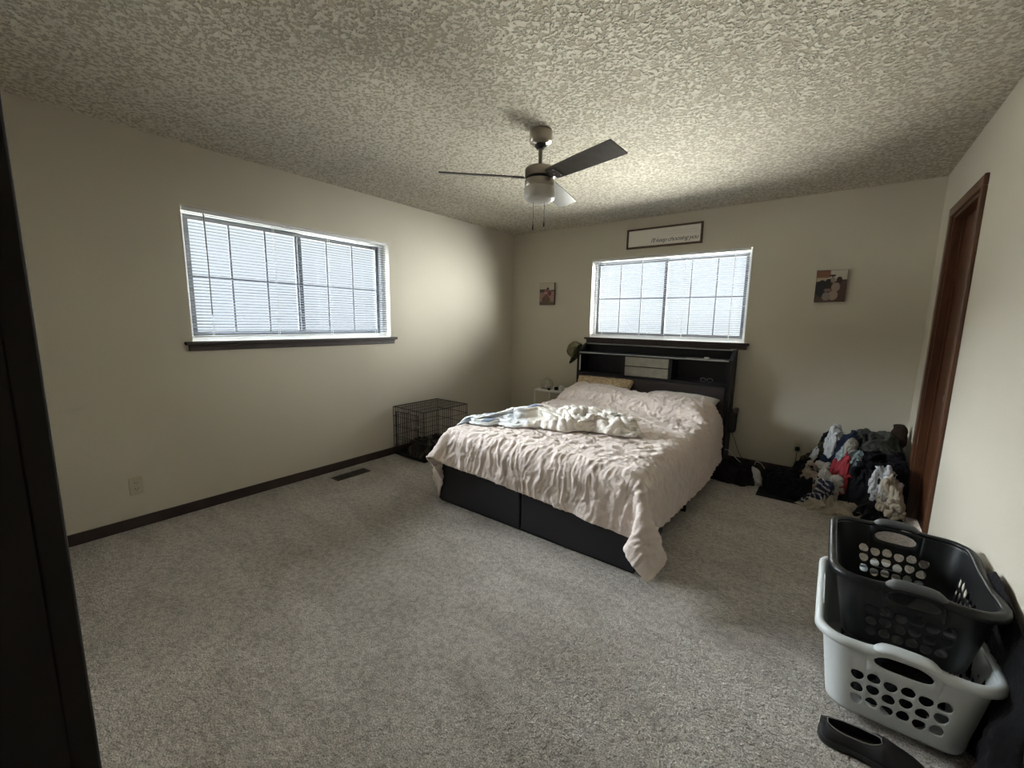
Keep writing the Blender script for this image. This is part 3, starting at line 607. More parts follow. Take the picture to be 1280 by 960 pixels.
0,0,0,1,-1,1,0,0,-1,0,0,1,2,1,-7,-2,-1,1,1,1,1,0,2,-1,1,1,2,-3,-6,4,4,1,-4,0,1,0,0,0,0,0,0,1,-1,0,0,0,0,0,
0,0,0,0,0,0,0,0,0,1,0,0,-1,0,0,0,0,0,0,0,1,0,0,2,0,-7,-5,0,0,1,3,3,1,1,0,-1,1,2,1,2,-5,-7,6,4,2,-4,-1,0,
0,0,0,0,0,-1,1,0,0,0,0,0,0,0,0,1,0,0,0,0,0,-1,0,0,1,0,0,0,0,0,0,0,0,0,0,-1,-5,-2,1,0,1,1,1,2,1,-2,0,1,
1,2,2,2,0,-7,-3,9,3,-2,-4,-1,-1,0,0,0,0,0,-1,1,0,0,0,0,0,0,1,-1,0,0,0,0,0,0,0,0,0,0,0,0,0,0,0,0,0,-1,0,-4,
-3,6,4,1,-1,0,0,0,-3,-1,0,1,0,0,1,3,3,1,-8,-3,4,5,0,-5,0,0,0,0,0,0,0,-1,1,0,0,0,0,0,0,0,0,0,0,0,0,0,0,0,
0,0,0,0,0,0,0,0,0,0,-4,-3,3,3,4,1,1,-1,-2,-3,0,0,0,0,-1,-1,-1,1,2,3,3,-7,-3,1,2,2,0,0,0,0,0,0,1,0,-1,0,0,0,
0,0,-1,1,0,0,0,0,0,0,0,0,0,0,0,0,0,0,0,0,0,-2,-3,1,2,1,0,1,0,-1,-1,-1,1,1,0,0,0,-1,0,-1,1,3,3,-1,-5,-3,1,2,
1,0,0,1,0,0,0,0,0,0,0,0,0,0,0,-1,0,0,1,0,0,0,0,0,0,0,0,1,0,0,0,0,-1,-3,0,2,2,-2,-2,-1,0,1,-1,1,1,2,-1,-2,
0,0,0,-1,1,3,1,0,-3,-1,-1,1,0,1,1,-1,0,1,-1,0,0,0,0,0,0,0,0,0,0,0,-1,0,1,0,0,0,0,0,0,0,0,0,0,0,0,1,2,1,
-2,-4,-2,0,0,-1,1,2,2,-1,0,-1,0,1,0,1,-1,0,0,-1,1,-1,1,0,0,0,0,0,0,0,0,0,0,0,0,0,0,0,0,0,0,0,0,0,-1,1,0,0,
0,0,1,-1,0,1,0,0,0,2,-1,-2,-2,0,1,-1,-2,1,2,2,-1,-1,-1,0,0,0,2,0,0,-3,-2,2,1,2,0,0,0,-1,-1,1,0,0,0,0,0,0,0,0,
0,0,0,0,0,0,0,0,0,-1,1,0,0,0,0,0,0,0,0,0,0,1,-1,-3,0,2,-1,-2,2,2,2,-2,-2,-1,0,0,0,-1,0,1,-1,-1,1,2,1,0,0,0,
0,0,0,-1,0,0,0,0,0,0,0,0,0,0,0,0,0,0,0,0,0,0,-1,1,0,0,0,0,0,-1,0,0,1,-1,1,0,-1,-1,1,0,1,1,-1,-2,-3,0,2,2,
-2,0,1,0,1,1,1,0,-1,0,0,0,1,0,0,0,0,-1,0,0,0,0,0,0,0,-1,1,0,0,0,0,0,0,0,0,0,0,0,-1,0,0,1,0,0,-1,1,1,0,
0,-2,0,1,0,0,-2,-2,1,2,2,0,-2,2,0,1,2,2,-1,-2,0,-1,0,1,-1,0,0,0,0,0,0,0,0,0,0,0,0,1,-1,0,0,0,0,0,0,0,0,-1,
1,0,0,0,0,-1,1,-1,1,-1,-1,1,0,0,0,1,0,-2,0,1,1,0,0,1,0,2,0,-1,3,1,-2,-2,0,1,0,0,0,0,0,-1,0,0,0,0,0,0,0,0,
0,0,0,0,0,0,0,0,0,0,0,0,-1,1,0,0,0,1,-1,0,-1,0,0,-1,0,0,0,1,-1,-1,0,2,2,-2,-1,1,4,0,-2,0,0,1,-1,0,0,0,0,0,
-1,0,0,1,0,-1,0,0,0,0,0,0,0,-1,0,1,0,0,0,0,0,0,1,-1,0,-1,0,1,0,0,-1,1,-1,0,0,0,-1,1,0,-2,0,1,0,2,0,-1,-1,1,
-1196,-5,-5,-6,-7,-9,-9,-9,-10,-8,-8,-6,6,9,9,9,8,5,4,5,6,1,-1,1,3,1,-1,0,2,0,0,-1,0,1,0,-1,-1,-2,-2,2,3,0,-7,-8,-3,4,5,5,
4,2,3,-3,-15,-19,-18,-17,-10,-4,-3,0,5,1,3,3,2,2,0,0,1,0,-1,-1,-1,1,-1,0,-2,-3,-3,-2,-2,0,1,0,-1,-1,-1,0,-2,-1,-1,2,1,0,0,2,
1,0,1,-2,0,1,2,1,-1,0,0,-3,-3,1,1,-1,-2,1,-1,3,4,2,2,1,6,0,0,2,3,3,2,1,0,-1,0,-1,-1,0,0,-3,-4,-2,0,-1,-1,-1,0,0,
-2,-2,1,0,0,-1,1,0,0,-2,0,1,2,2,1,-1,-2,0,2,2,-1,-2,0,0,-1,-1,2,-3,0,-1,1,4,4,3,2,1,6,-1,-1,0,1,4,5,1,1,0,0,0,
-3,-1,-3,-3,-2,-1,0,0,-2,-1,0,0,-1,0,1,0,0,1,1,0,-2,0,-2,-1,1,2,1,-1,-2,-1,3,2,0,-1,0,0,0,1,-2,-1,-1,0,3,7,3,1,3,1,
3,1,0,-1,0,0,3,6,3,1,0,-1,-3,-5,-3,-1,0,0,0,-2,-1,0,0,-1,1,1,0,1,0,0,0,-1,1,0,0,-1,-1,0,-1,0,-1,1,1,1,2,1,-1,0,
-1,-1,-1,-3,0,2,9,4,3,2,0,1,8,0,-1,0,-2,-2,-1,1,4,7,2,0,-3,-1,-3,-3,-1,1,-2,-1,0,0,0,0,-1,1,0,-1,-1,1,-1,0,0,1,1,0,
-2,-1,0,1,0,-2,0,2,2,0,0,-2,-1,1,-2,-3,1,9,7,3,1,1,0,-1,16,0,0,-2,-1,-2,-3,-2,-1,-2,3,10,0,-2,0,-1,0,-2,1,0,-1,0,0,-1,
0,-1,-1,0,0,-1,0,-1,-1,0,0,0,-1,-1,-1,1,1,0,-1,0,1,-1,-3,0,0,-1,-1,-1,9,9,3,0,0,-2,-2,-3,18,0,0,0,0,0,-1,-1,-1,-1,1,-2,
3,-3,1,1,0,1,-1,0,0,0,-1,0,0,0,0,-1,0,0,-1,0,0,-1,1,-1,0,-1,0,-1,1,-1,0,-1,-1,-2,-1,-1,1,-3,-2,8,9,1,-1,-2,-2,-2,-2,-1,
13,1,2,0,1,0,1,0,0,1,1,-1,0,1,-1,-1,0,0,0,0,0,0,0,0,-1,0,0,0,0,-1,0,0,0,0,-1,0,-1,0,0,0,-1,1,-1,0,0,-1,0,1,
0,-3,0,7,-1,-2,-3,-1,-2,-1,0,1,14,0,0,0,0,2,1,1,0,1,0,0,0,0,0,0,0,0,0,0,0,0,0,-1,1,0,0,0,-1,1,0,-1,0,0,0,-1,
1,0,0,-1,0,0,-1,0,0,0,-1,-1,-2,4,2,0,-1,-1,0,-2,-1,0,0,0,14,1,-1,1,1,0,1,0,1,1,0,0,0,-1,0,1,0,0,0,0,0,0,-1,1,
0,0,0,-1,1,0,0,0,0,0,0,0,0,0,-1,1,0,-1,1,0,-1,1,0,0,1,-1,0,0,0,0,0,0,-1,-1,0,0,16,-1,1,1,1,0,0,1,0,0,0,0,
0,1,-1,0,0,0,0,0,0,-1,1,0,0,0,-1,1,0,0,-1,1,0,0,0,0,0,0,0,0,0,0,0,0,0,0,0,0,1,0,-1,-1,1,0,-1,1,0,0,0,-1,
17,1,1,0,0,0,0,-1,1,0,0,1,0,-1,0,0,0,0,0,0,-1,1,0,0,0,-1,1,0,0,0,0,0,0,0,0,0,0,0,0,0,-1,1,0,0,1,0,-1,0,
0,0,0,0,-1,1,0,0,0,0,-1,1,19,0,-1,1,-1,1,0,0,0,-1,1,0,0,0,0,0,0,0,0,-1,1,0,0,0,0,0,0,0,0,-1,2,-1,0,0,-1,1,
0,0,0,0,0,0,0,0,0,0,0,0,0,0,0,0,0,0,0,-1,1,0,0,-1,19,0,0,0,0,0,-1,1,0,0,0,0,0,0,1,-1,0,0,0,0,0,0,0,0,
0,0,0,0,-1,1,0,0,0,0,0,0,0,-1,1,0,0,0,0,0,0,-1,1,0,0,0,0,0,0,0,0,0,-1,0,0,0,18,1,0,0,0,-1,1,0,-1,1,0,-1,
1,0,0,1,-1,0,0,0,0,0,0,0,0,0,0,-1,1,0,-1,1,0,0,0,0,0,0,0,0,0,0,0,0,0,1,0,-1,0,0,0,0,0,-1,1,0,0,0,0,0,
19,0,0,0,0,0,0,0,0,0,0,0,0,0,0,0,0,0,0,1,-1,0,0,0,0,0,0,0,0,0,0,0,0,-1,1,0,-1,1,0,-1,1,-1,0,1,0,0,-1,1,
0,0,0,0,0,0,0,-1,0,0,0,0,19,0,0,0,0,0,0,0,0,0,0,0,0,0,0,-1,1,0,0,0,0,0,0,0,0,0,0,1,-1,0,0,0,0,0,0,0,
0,0,0,0,-1,1,0,0,0,0,1,-1,0,0,0,0,0,0,0,0,0,0,0,0,19,0,0,-1,1,0,0,0,0,0,-1,1,0,0,0,1,-1,0,0,0,0,0,0,0,
-1,1,0,0,0,0,0,0,-1,1,0,-1,1,0,0,0,1,0,0,-1,0,0,-1,1,0,0,0,0,0,0,-1,1,0,0,0,0,19,-1,1,0,0,0,0,0,0,0,0,0,
0,0,0,0,1,-1,0,0,0,0,0,0,0,0,0,0,0,0,0,0,0,0,0,0,0,0,0,0,0,0,0,0,0,0,0,0,0,0,0,0,0,0,0,0,0,0,0,0,
19,0,0,0,0,0,0,-1,1,0,0,0,-1,1,0,0,-1,1,0,0,0,0,0,-1,1,0,0,0,0,0,0,-1,1,0,-1,1,0,0,-1,1,0,0,0,0,-1,0,1,0,
0,0,0,0,0,0,0,0,0,0,0,0,19,0,0,0,0,0,0,0,0,0,0,0,0,0,0,0,0,0,0,0,0,0,0,0,0,0,0,0,0,0,0,0,0,0,1,-1,
-1,0,1,0,0,0,0,-1,1,0,0,0,0,0,0,0,0,0,0,0,0,0,0,0,18,1,0,0,-1,1,0,0,0,-1,1,0,0,0,0,-1,1,0,0,-1,1,0,0,0,
0,0,0,-1,1,0,0,0,0,0,0,0,0,0,0,0,0,0,0,0,0,0,0,0,0,0,0,0,0,0,0,0,0,0,0,0,20,-1,-1,1,0,0,-1,1,0,0,0,-1,
1,0,0,0,0,0,0,0,0,0,0,0,0,0,0,0,0,0,-1,1,0,0,-1,1,1,-1,0,0,0,0,-1,1,0,0,0,0,0,0,0,0,0,0,0,0,0,0,0,0,
19,0,0,0,0,0,0,0,-1,1,0,0,0,0,-1,1,0,0,0,0,0,0,-1,1,0,0,-1,1,0,0,1,0,-1,0,0,0,0,0,0,0,0,0,0,0,0,0,0,0,
0,0,0,0,0,0,0,0,0,0,0,0,19,0,0,-1,1,0,0,0,0,0,-1,1,0,0,0,0,0,0,0,0,0,0,0,0,0,-1,1,0,0,0,0,0,0,0,0,0,
0,0,0,0,0,-1,1,0,0,0,0,0,0,0,0,0,0,0,0,0,0,0,0,0,19,0,0,1,-1,0,0,0,0,0,0,0,0,-1,1,0,0,0,-1,1,0,0,0,0,
0,1,-1,0,0,-1,0,0,1,0,0,0,0,0,0,0,0,0,0,0,0,0,0,-1,0,1,0,0,0,0,0,0,0,0,0,-1,19,0,0,0,0,0,0,-1,1,-1,1,0,
0,0,0,0,0,-1,1,0,0,-1,1,0,0,0,0,0,0,0,0,0,0,-1,1,0,0,0,0,0,-1,1,0,0,-1,0,0,1,0,0,-1,0,0,1,0,0,0,0,0,0,
19,0,0,0,0,-1,1,0,0,0,0,0,0,0,0,0,0,0,0,0,0,0,0,0,0,0,0,0,-1,1,0,0,0,0,0,0,0,0,0,0,0,0,0,-1,1,0,0,1,
0,-2,1,0,0,0,0,0,0,0,-1,1,19,0,0,0,0,0,0,0,0,0,0,0,0,0,0,0,-1,1,0,0,0,0,0,0,0,-1,1,0,1,-1,0,0,0,0,0,0,
-1,1,0,-1,1,0,-1,1,0,0,0,-1,0,1,0,0,0,-1,0,0,0,0,1,0,18,1,0,0,0,0,-1,1,0,0,0,0,-1,1,0,0,0,0,0,0,-1,1,0,0,
-1,1,0,0,0,0,0,0,0,0,0,-1,1,0,0,0,0,-1,1,0,0,0,0,0,0,0,0,0,0,0,0,0,0,0,0,0,19,0,0,-1,1,0,0,0,-1,1,-1,0,
1,0,0,0,0,0,0,0,0,0,0,-1,1,0,0,0,-1,1,0,0,-1,1,0,0,0,0,-1,1,0,0,0,0,0,0,0,0,0,0,0,0,0,0,0,0,0,0,0,1,
19,0,0,0,0,0,0,0,0,0,0,0,0,0,0,-1,1,0,-1,0,1,0,0,0,0,0,0,0,0,0,0,-1,1,0,-1,1,0,0,0,0,0,0,0,0,0,0,0,0,
0,0,0,0,0,0,0,0,0,1,0,-1,19,0,0,0,-1,1,0,-1,1,-1,1,0,0,0,-1,1,0,-1,1,0,0,0,0,1,0,-1,0,-1,1,0,0,0,0,0,0,0,
0,-1,1,0,-1,1,0,0,0,0,-1,0,0,0,0,0,1,0,0,0,1,-1,0,0,19,-1,1,0,0,0,0,0,0,0,0,0,-1,0,1,0,0,0,0,0,0,0,0,0,
-1,1,0,0,0,0,0,0,0,-1,1,0,0,0,0,-1,1,0,0,0,0,-1,1,0,0,0,0,0,-1,1,0,1,-1,0,0,0,19,0,0,0,0,-1,0,1,-1,1,0,0,
1,-1,0,0,0,0,0,0,0,0,0,-1,1,0,0,0,0,0,-1,1,0,0,0,0,0,0,0,0,0,0,0,0,-1,1,0,0,0,0,0,0,0,-1,1,-1,1,0,0,0,
19,0,-1,1,0,0,0,0,0,0,0,0,1,0,0,0,-1,1,-1,0,0,0,0,0,0,0,0,0,0,0,0,0,0,0,0,0,0,0,0,1,-1,0,0,0,0,0,0,0,
-1,1,0,0,0,0,0,0,0,0,0,1,19,0,0,-1,0,1,0,-1,1,0,0,1,-1,0,0,0,1,-1,1,-1,0,-1,0,1,0,0,0,0,0,0,0,0,0,1,-1,0,
0,0,0,0,0,0,0,0,0,0,0,-1,1,-1,1,0,0,0,-1,1,-1,1,0,0,19,0,0,0,0,-1,1,0,0,0,0,-1,0,1,0,0,0,0,0,0,-1,1,0,0,
0,0,-1,1,0,-1,1,0,0,0,0,0,-1,1,0,0,0,0,0,-1,1,0,-1,1,0,0,0,0,0,0,0,0,0,0,0,0,19,0,0,0,0,0,0,0,0,0,0,0,
0,-1,0,0,0,1,-1,1,0,0,0,0,0,0,0,0,0,0,0,0,0,-1,1,0,0,0,0,-1,1,0,0,0,0,-1,1,0,0,0,-1,1,0,-1,1,0,0,0,1,-1,
20,0,-1,0,0,0,0,1,-1,-1,0,0,-1,1,0,1,0,0,0,0,0,0,0,0,0,-1,1,0,0,0,0,0,0,0,0,-1,1,0,0,0,0,0,-1,1,0,0,0,-1,
0,1,0,-1,0,1,0,0,0,0,0,1,19,0,0,0,0,0,0,-1,1,0,0,0,0,0,0,0,0,0,0,-1,1,0,0,0,-1,1,0,0,-1,1,0,0,-1,1,0,0,
0,0,0,0,0,0,0,0,-1,1,-1,1,0,-1,1,0,0,1,-1,0,0,0,0,0,19,0,0,-1,0,1,-1,0,0,1,-1,0,1,0,0,-1,0,0,1,0,0,0,0,0,
1,-1,0,0,0,0,0,-1,1,0,0,1,-1,0,-1,1,0,-1,1,0,0,0,0,0,0,0,0,0,0,0,0,-1,1,0,0,0,19,-1,1,0,0,-1,0,1,-1,0,1,0,
0,1,0,-1,0,0,0,1,-1,0,0,0,-1,1,0,0,0,0,0,0,0,0,0,-1,1,0,0,0,0,0,0,0,0,0,0,0,0,0,-1,1,0,-1,1,0,0,0,0,0,
19,0,-1,1,-1,0,1,-1,0,1,0,0,0,-1,0,1,0,0,0,0,0,0,0,0,0,0,0,0,0,0,0,0,0,-1,0,1,0,-1,1,0,-1,1,0,-1,1,-1,1,0,
0,0,0,-1,1,0,0,0,0,0,1,0,19,-1,1,-1,0,0,0,0,0,0,0,1,0,0,0,0,0,0,-1,0,1,0,0,0,0,0,0,0,0,0,0,0,0,0,0,0,
0,0,0,0,0,0,0,0,0,0,0,-1,-1,0,1,1,-1,1,-1,1,0,0,0,0,18,1,-1,0,0,1,-1,0,0,0,1,0,0,0,0,0,0,0,0,0,0,0,0,-1,
1,0,0,-1,1,0,0,0,0,1,0,-1,-1,1,0,-1,1,0,-1,1,0,0,-1,-1,1,0,-1,-1,2,0,1,0,0,0,0,0,19,-1,0,0,0,-2,2,0,-1,-2,-2,1,
2,1,1,0,0,0,1,0,0,0,-1,1,0,0,-1,1,0,-1,0,1,0,0,-1,1,0,0,-1,1,0,-1,1,0,-1,0,-1,0,0,-1,1,1,0,0,1,0,0,0,0,0,
19,0,-1,-1,0,0,-2,2,-1,-2,-3,-3,1,2,1,2,0,0,1,1,0,1,1,0,0,0,0,0,0,0,0,-1,0,-1,1,-1,1,-1,1,0,-1,1,-1,-1,-1,-2,1,3,
1,2,0,0,-1,1,-1,1,0,0,0,0,18,0,0,0,-1,-1,-1,-3,5,0,0,-4,-3,-1,0,0,1,1,-1,1,1,1,0,1,0,0,1,0,0,0,-1,0,-1,0,-1,1,
-1,1,1,0,0,-2,1,-1,0,2,3,1,0,0,1,0,0,-1,1,0,0,0,0,1,19,-1,0,0,0,0,-1,-1,-4,2,2,1,-2,-1,-2,-2,0,0,1,-1,0,-1,1,0,
0,0,0,0,0,0,0,0,0,1,0,0,1,0,-1,0,1,2,-1,2,1,3,0,-1,0,1,-1,1,0,0,0,-1,1,1,-1,0,18,1,-1,0,0,0,0,-1,-1,-2,0,2,
1,-1,-1,1,-1,-1,-1,0,-1,0,-1,0,0,0,0,0,0,0,1,0,2,-1,1,0,0,0,0,0,1,0,2,0,1,0,0,1,0,-1,1,-1,1,0,-1,1,0,0,0,0,
18,0,0,0,0,1,-1,0,0,0,-1,1,0,-1,1,-1,0,0,0,-1,0,0,0,-1,0,0,0,0,0,1,0,1,-1,1,0,0,0,0,0,0,0,1,-1,1,1,0,-1,-1,
1,1,-1,1,-1,0,1,0,0,-1,1,0,19,-1,1,0,0,-1,0,1,-1,0,1,-1,0,1,-1,0,0,0,0,0,0,-1,1,0,0,0,0,1,0,0,-1,0,0,0,0,0,
0,0,0,1,-1,0,1,0,-1,0,0,1,0,-1,1,-1,1,0,0,0,0,0,0,-1,18,1,-1,0,0,0,0,0,0,1,0,0,0,0,0,0,0,0,0,0,0,0,-1,1,
0,0,0,-1,0,0,1,0,0,0,0,0,0,0,0,0,0,0,0,-1,1,-1,1,0,-1,1,0,0,0,0,0,0,-1,1,0,0,18,0,1,0,-1,0,1,-1,1,-1,0,1,
0,-1,1,0,0,0,0,0,0,0,0,-1,0,1,0,0,0,0,0,-1,1,0,0,0,0,0,0,-1,1,0,0,0,0,0,0,-1,1,0,-1,1,-1,1,0,0,0,0,-1,1,
19,-1,0,0,1,-1,0,1,-1,0,0,1,0,1,-1,0,0,0,0,0,0,0,0,0,0,-1,1,0,0,0,0,0,0,0,0,0,0,0,0,1,-1,0,-1,1,0,0,-1,1,
0,0,0,0,0,0,0,-1,1,-1,1,0,18,1,-1,0,0,0,0,0,1,0,0,-1,1,-1,1,0,-1,0,0,1,-1,1,0,0,0,0,-1,1,0,0,0,1,-1,0,0,-1,
0,1,0,0,0,0,0,0,0,0,0,0,0,-1,1,0,0,0,0,0,0,0,0,0,18,0,1,0,-1,1,-1,0,0,0,0,1,0,0,0,-1,1,0,0,-1,1,-1,1,0,
0,0,0,-1,0,0,1,0,0,0,-1,1,0,0,0,0,0,0,0,0,0,0,0,0,0,1,-1,-1,1,0,0,0,0,0,0,-1,18,0,0,0,1,-1,1,0,0,0,0,0,
-1,1,0,0,0,0,0,0,0,0,-1,1,0,0,0,0,0,0,-1,1,0,-1,1,0,0,-1,1,0,1,-1,0,0,0,0,0,0,0,0,0,0,0,0,0,0,-1,1,0,0,
16,16,17,17,17,17,17,16,16,14,16,11,-4,-7,-8,-7,-5,-3,-2,-2,-2,-2,-1,-1,-1,-2,-1,-1,-1,-2,-1,-1,-1,-1,-2,-1,-1,-1,-2,-1,-2,-1,-1,0,-1,-2,-3,-2,
-3,-2,-2,-2,-3,-2,-1,-5,-9,-10,-11,-11,9,1,-1,0,0,0,-1,1,0,1,-1,2,2,-1,1,1,2,1,1,0,0,1,0,0,-1,1,0,0,0,1,0,-1,0,0,0,0,
-1,0,1,-1,1,-1,1,-1,0,0,1,0,0,0,-1,0,1,0,-1,-1,-1,-2,0,-1,10,-1,1,-1,0,-1,1,0,1,0,0,1,1,0,1,3,1,1,0,0,1,0,0,-1,
1,0,0,0,0,0,0,0,0,0,1,-1,0,0,0,0,0,0,-1,1,0,0,0,-1,1,-1,1,0,0,-1,-1,-1,-2,0,-1,-1,10,0,-1,1,-1,1,-1,0,-1,2,0,1,
3,1,2,0,1,1,-1,1,0,0,0,0,0,0,0,0,0,0,-1,1,0,0,0,0,1,-1,-1,1,0,1,-1,0,0,0,-1,1,0,1,0,0,-1,0,-3,-3,0,-2,-2,-1,
9,0,1,0,0,0,0,-1,1,-1,1,0,4,4,1,0,0,-1,1,0,0,0,0,1,-1,0,0,0,-1,0,1,0,0,-1,0,1,-1,1,0,0,0,0,1,-1,-1,0,1,0,
0,0,0,-1,0,-1,-3,-3,-2,-1,-1,-2,10,0,0,0,1,-1,0,0,0,0,-1,1,4,0,2,2,0,1,0,0,0,0,0,0,0,0,0,0,0,0,0,0,-1,1,0,0,
0,0,0,0,0,0,0,-1,1,0,0,0,0,0,0,0,-1,-3,-4,-2,-2,-1,-2,-3,6,1,0,0,0,1,1,1,0,1,1,-4,1,2,2,1,1,-1,0,1,0,0,0,0,
1,0,0,0,2,0,-1,0,1,0,0,0,0,0,1,0,0,-1,0,1,0,0,0,0,0,0,-1,0,-3,-6,-3,-2,-2,-1,-2,-1,2,0,1,1,0,1,0,1,1,0,1,1,
2,2,-2,0,-1,1,1,-1,0,1,0,0,1,0,1,0,-1,1,1,0,0,0,0,0,1,0,0,0,0,1,0,0,0,1,0,0,0,0,1,-5,-6,-4,-2,-2,-1,-1,-1,0,
-2,1,1,0,1,0,1,0,0,0,0,-1,-1,1,0,0,1,0,0,2,1,0,0,1,0,1,0,1,1,-1,1,1,0,1,0,1,0,0,1,0,0,1,0,0,0,0,1,-1,
0,1,-4,-5,-5,-2,-1,0,0,-1,1,1,-2,1,0,0,0,1,0,1,0,2,-1,0,-1,-1,0,0,0,0,0,-1,0,0,1,0,0,0,0,1,-1,1,1,1,1,-1,1,1,
0,0,0,2,1,-1,1,1,1,0,1,2,2,-5,-7,-3,-1,0,0,0,0,0,0,0,-1,0,0,0,1,0,0,0,1,0,0,2,-3,0,0,0,0,0,0,0,0,0,0,0,
0,0,1,-1,0,0,0,0,-1,0,1,-1,0,1,0,0,-1,1,1,0,0,0,0,1,0,1,-4,1,-1,0,0,0,0,0,0,0,-1,0,1,0,0,1,0,0,0,0,1,-1,
-1,-1,1,0,0,0,0,0,0,0,0,0,0,0,-1,0,1,0,-1,0,0,1,-1,0,1,0,0,-1,1,0,-1,1,-1,1,0,0,0,-1,1,-1,1,0,-1,0,0,0,0,0,
0,0,0,1,0,0,1,0,0,0,-1,0,-1,0,0,0,0,0,0,0,0,0,0,0,0,0,0,0,0,0,0,-1,1,0,0,0,0,0,0,0,0,0,0,-1,1,0,0,0,
0,-1,1,-1,0,0,1,0,0,0,0,0,2,0,0,0,0,-1,0,0,0,0,0,0,-1,0,0,0,0,0,0,0,1,-1,0,0,1,0,-1,0,0,0,0,0,0,0,0,0,
0,0,0,0,0,0,0,0,0,0,0,0,0,-2,2,-1,0,0,0,0,0,0,0,0,3,0,-2,0,0,0,0,0,0,0,0,0,-1,0,0,0,0,0,0,0,-1,1,0,0,
1,1,1,0,-2,-1,0,0,0,0,0,0,0,0,0,0,0,0,0,0,0,0,0,0,0,0,-1,0,0,0,0,0,0,0,0,0,2,0,0,0,0,0,0,0,0,-1,0,0,
0,0,-1,0,0,0,0,0,0,0,0,0,-1,1,2,0,-1,-1,0,0,1,0,-1,0,0,0,0,0,1,2,-2,-1,0,0,0,0,-1,0,0,0,0,0,0,0,0,0,0,0,
1,0,0,0,0,0,0,0,0,1,-1,-1,0,0,0,0,0,1,1,-1,-1,0,0,0,-1,-2,-1,1,2,1,0,0,-1,1,0,0,0,0,0,0,2,1,-2,-1,0,0,0,1,
-1,-1,0,0,0,0,0,0,0,0,0,0,1,0,0,0,1,-1,1,0,0,-1,-1,1,-1,0,0,0,0,0,2,0,-1,-1,0,0,0,0,-1,-1,2,1,-1,0,0,-1,1,0,
1,0,-1,0,1,-1,0,0,0,0,1,-1,0,-1,0,0,0,0,0,0,0,0,0,0,1,0,1,0,-1,1,-1,0,0,0,0,-1,0,-1,1,0,0,0,-1,3,0,-1,-1,0,
0,0,0,0,-1,0,1,0,0,0,0,0,-1,0,1,0,-2,-2,3,1,0,1,0,0,-1,-2,1,0,0,0,0,0,0,0,0,0,2,0,0,-1,0,0,0,0,1,-1,0,0,
-1,0,0,0,0,-1,-1,-1,2,0,1,0,0,0,0,0,0,0,0,0,1,0,-1,0,0,0,0,0,-2,0,1,1,0,-1,0,1,-1,0,0,-1,0,0,0,0,0,1,0,0,
1,0,0,1,0,0,0,0,-1,1,-1,-1,-1,1,0,0,0,0,-1,-1,0,2,0,0,0,0,0,0,0,0,0,0,0,0,1,-1,0,0,0,0,0,0,0,0,0,0,-1,0,
1,-1,0,0,0,0,0,0,0,-1,0,1,2,0,-1,0,0,0,0,0,0,0,0,-1,0,0,0,0,0,0,0,0,0,0,1,1,-1,-1,0,0,0,0,0,0,-1,0,0,2,
2,-1,-2,0,0,0,0,0,0,0,0,0,-1,2,-2,0,0,0,0,0,0,0,0,-1,1,0,1,0,0,0,0,0,0,-1,1,-1,-1,0,0,0,0,0,0,0,0,0,-1,0,
1,0,0,0,0,0,0,0,0,0,0,0,-1,0,1,0,0,0,0,0,0,0,0,0,-1,0,-1,0,0,1,0,0,0,0,0,0,2,0,-1,0,0,0,0,0,0,0,0,-1,
0,0,0,0,0,0,0,0,0,0,0,-1,0,1,0,0,0,0,0,0,0,0,0,-1,-1,1,1,0,0,0,0,0,0,0,0,0,0,-1,0,0,0,-1,1,0,0,0,0,0,
1,0,1,0,0,-1,0,0,0,0,0,-1,0,0,0,0,0,0,0,0,0,0,0,0,0,0,0,0,0,0,0,1,0,1,-1,-1,0,0,0,0,0,0,0,0,0,0,0,-1,
0,0,1,-1,0,0,-1,0,0,0,1,0,1,0,0,0,0,1,0,0,0,-1,0,0,-1,0,0,0,0,0,0,0,0,0,0,0,0,0,0,0,0,0,0,0,1,-1,-1,1,
0,0,0,0,0,0,0,0,0,0,0,0,0,-1,-1,1,0,0,0,0,0,0,-1,0,2,0,0,-1,0,0,0,0,0,0,0,-1,1,-1,0,0,0,0,0,0,0,0,0,0,
0,0,0,0,0,0,0,-1,-1,0,2,0,0,0,0,0,0,0,0,0,0,0,0,0,-1,0,0,0,0,0,0,0,0,0,0,0,1,0,0,1,0,0,0,0,-1,0,0,0,
-1,0,0,0,0,0,0,0,0,0,0,0,0,0,0,0,0,0,0,0,0,0,0,0,0,0,0,0,0,0,0,0,0,0,0,0,-1,0,0,0,0,0,0,0,0,0,0,0,
1,0,0,0,0,0,0,0,0,0,-1,-1,1,0,0,0,0,0,0,0,0,0,0,0,0,0,0,0,0,0,0,0,0,0,0,0,0,0,0,0,0,0,0,0,0,0,0,0,
-1,0,0,-1,0,0,0,0,1,0,0,0,2,0,0,0,0,0,-1,0,1,-1,0,0,-1,0,0,2,0,-2,0,0,0,0,0,1,-1,0,0,1,-1,0,0,0,0,0,0,0,
0,0,0,0,0,0,0,0,0,0,1,-1,-1,0,-1,1,0,0,0,0,-1,1,0,0,1,0,0,0,0,0,1,0,-1,0,0,-1,1,-1,0,-1,1,0,0,0,0,0,0,-1,
1,0,0,-1,1,0,1,0,-1,0,0,0,0,0,0,0,0,1,-1,0,0,0,1,-1,-1,0,0,0,0,0,0,0,0,-1,1,0,2,0,0,0,0,-1,0,0,0,0,-1,-1,
0,1,0,-1,-1,2,0,0,0,0,0,0,0,0,0,0,0,1,1,-2,0,0,0,0,0,0,0,0,0,-1,1,0,0,0,-1,0,1,0,-1,0,0,0,0,0,0,0,-1,1,
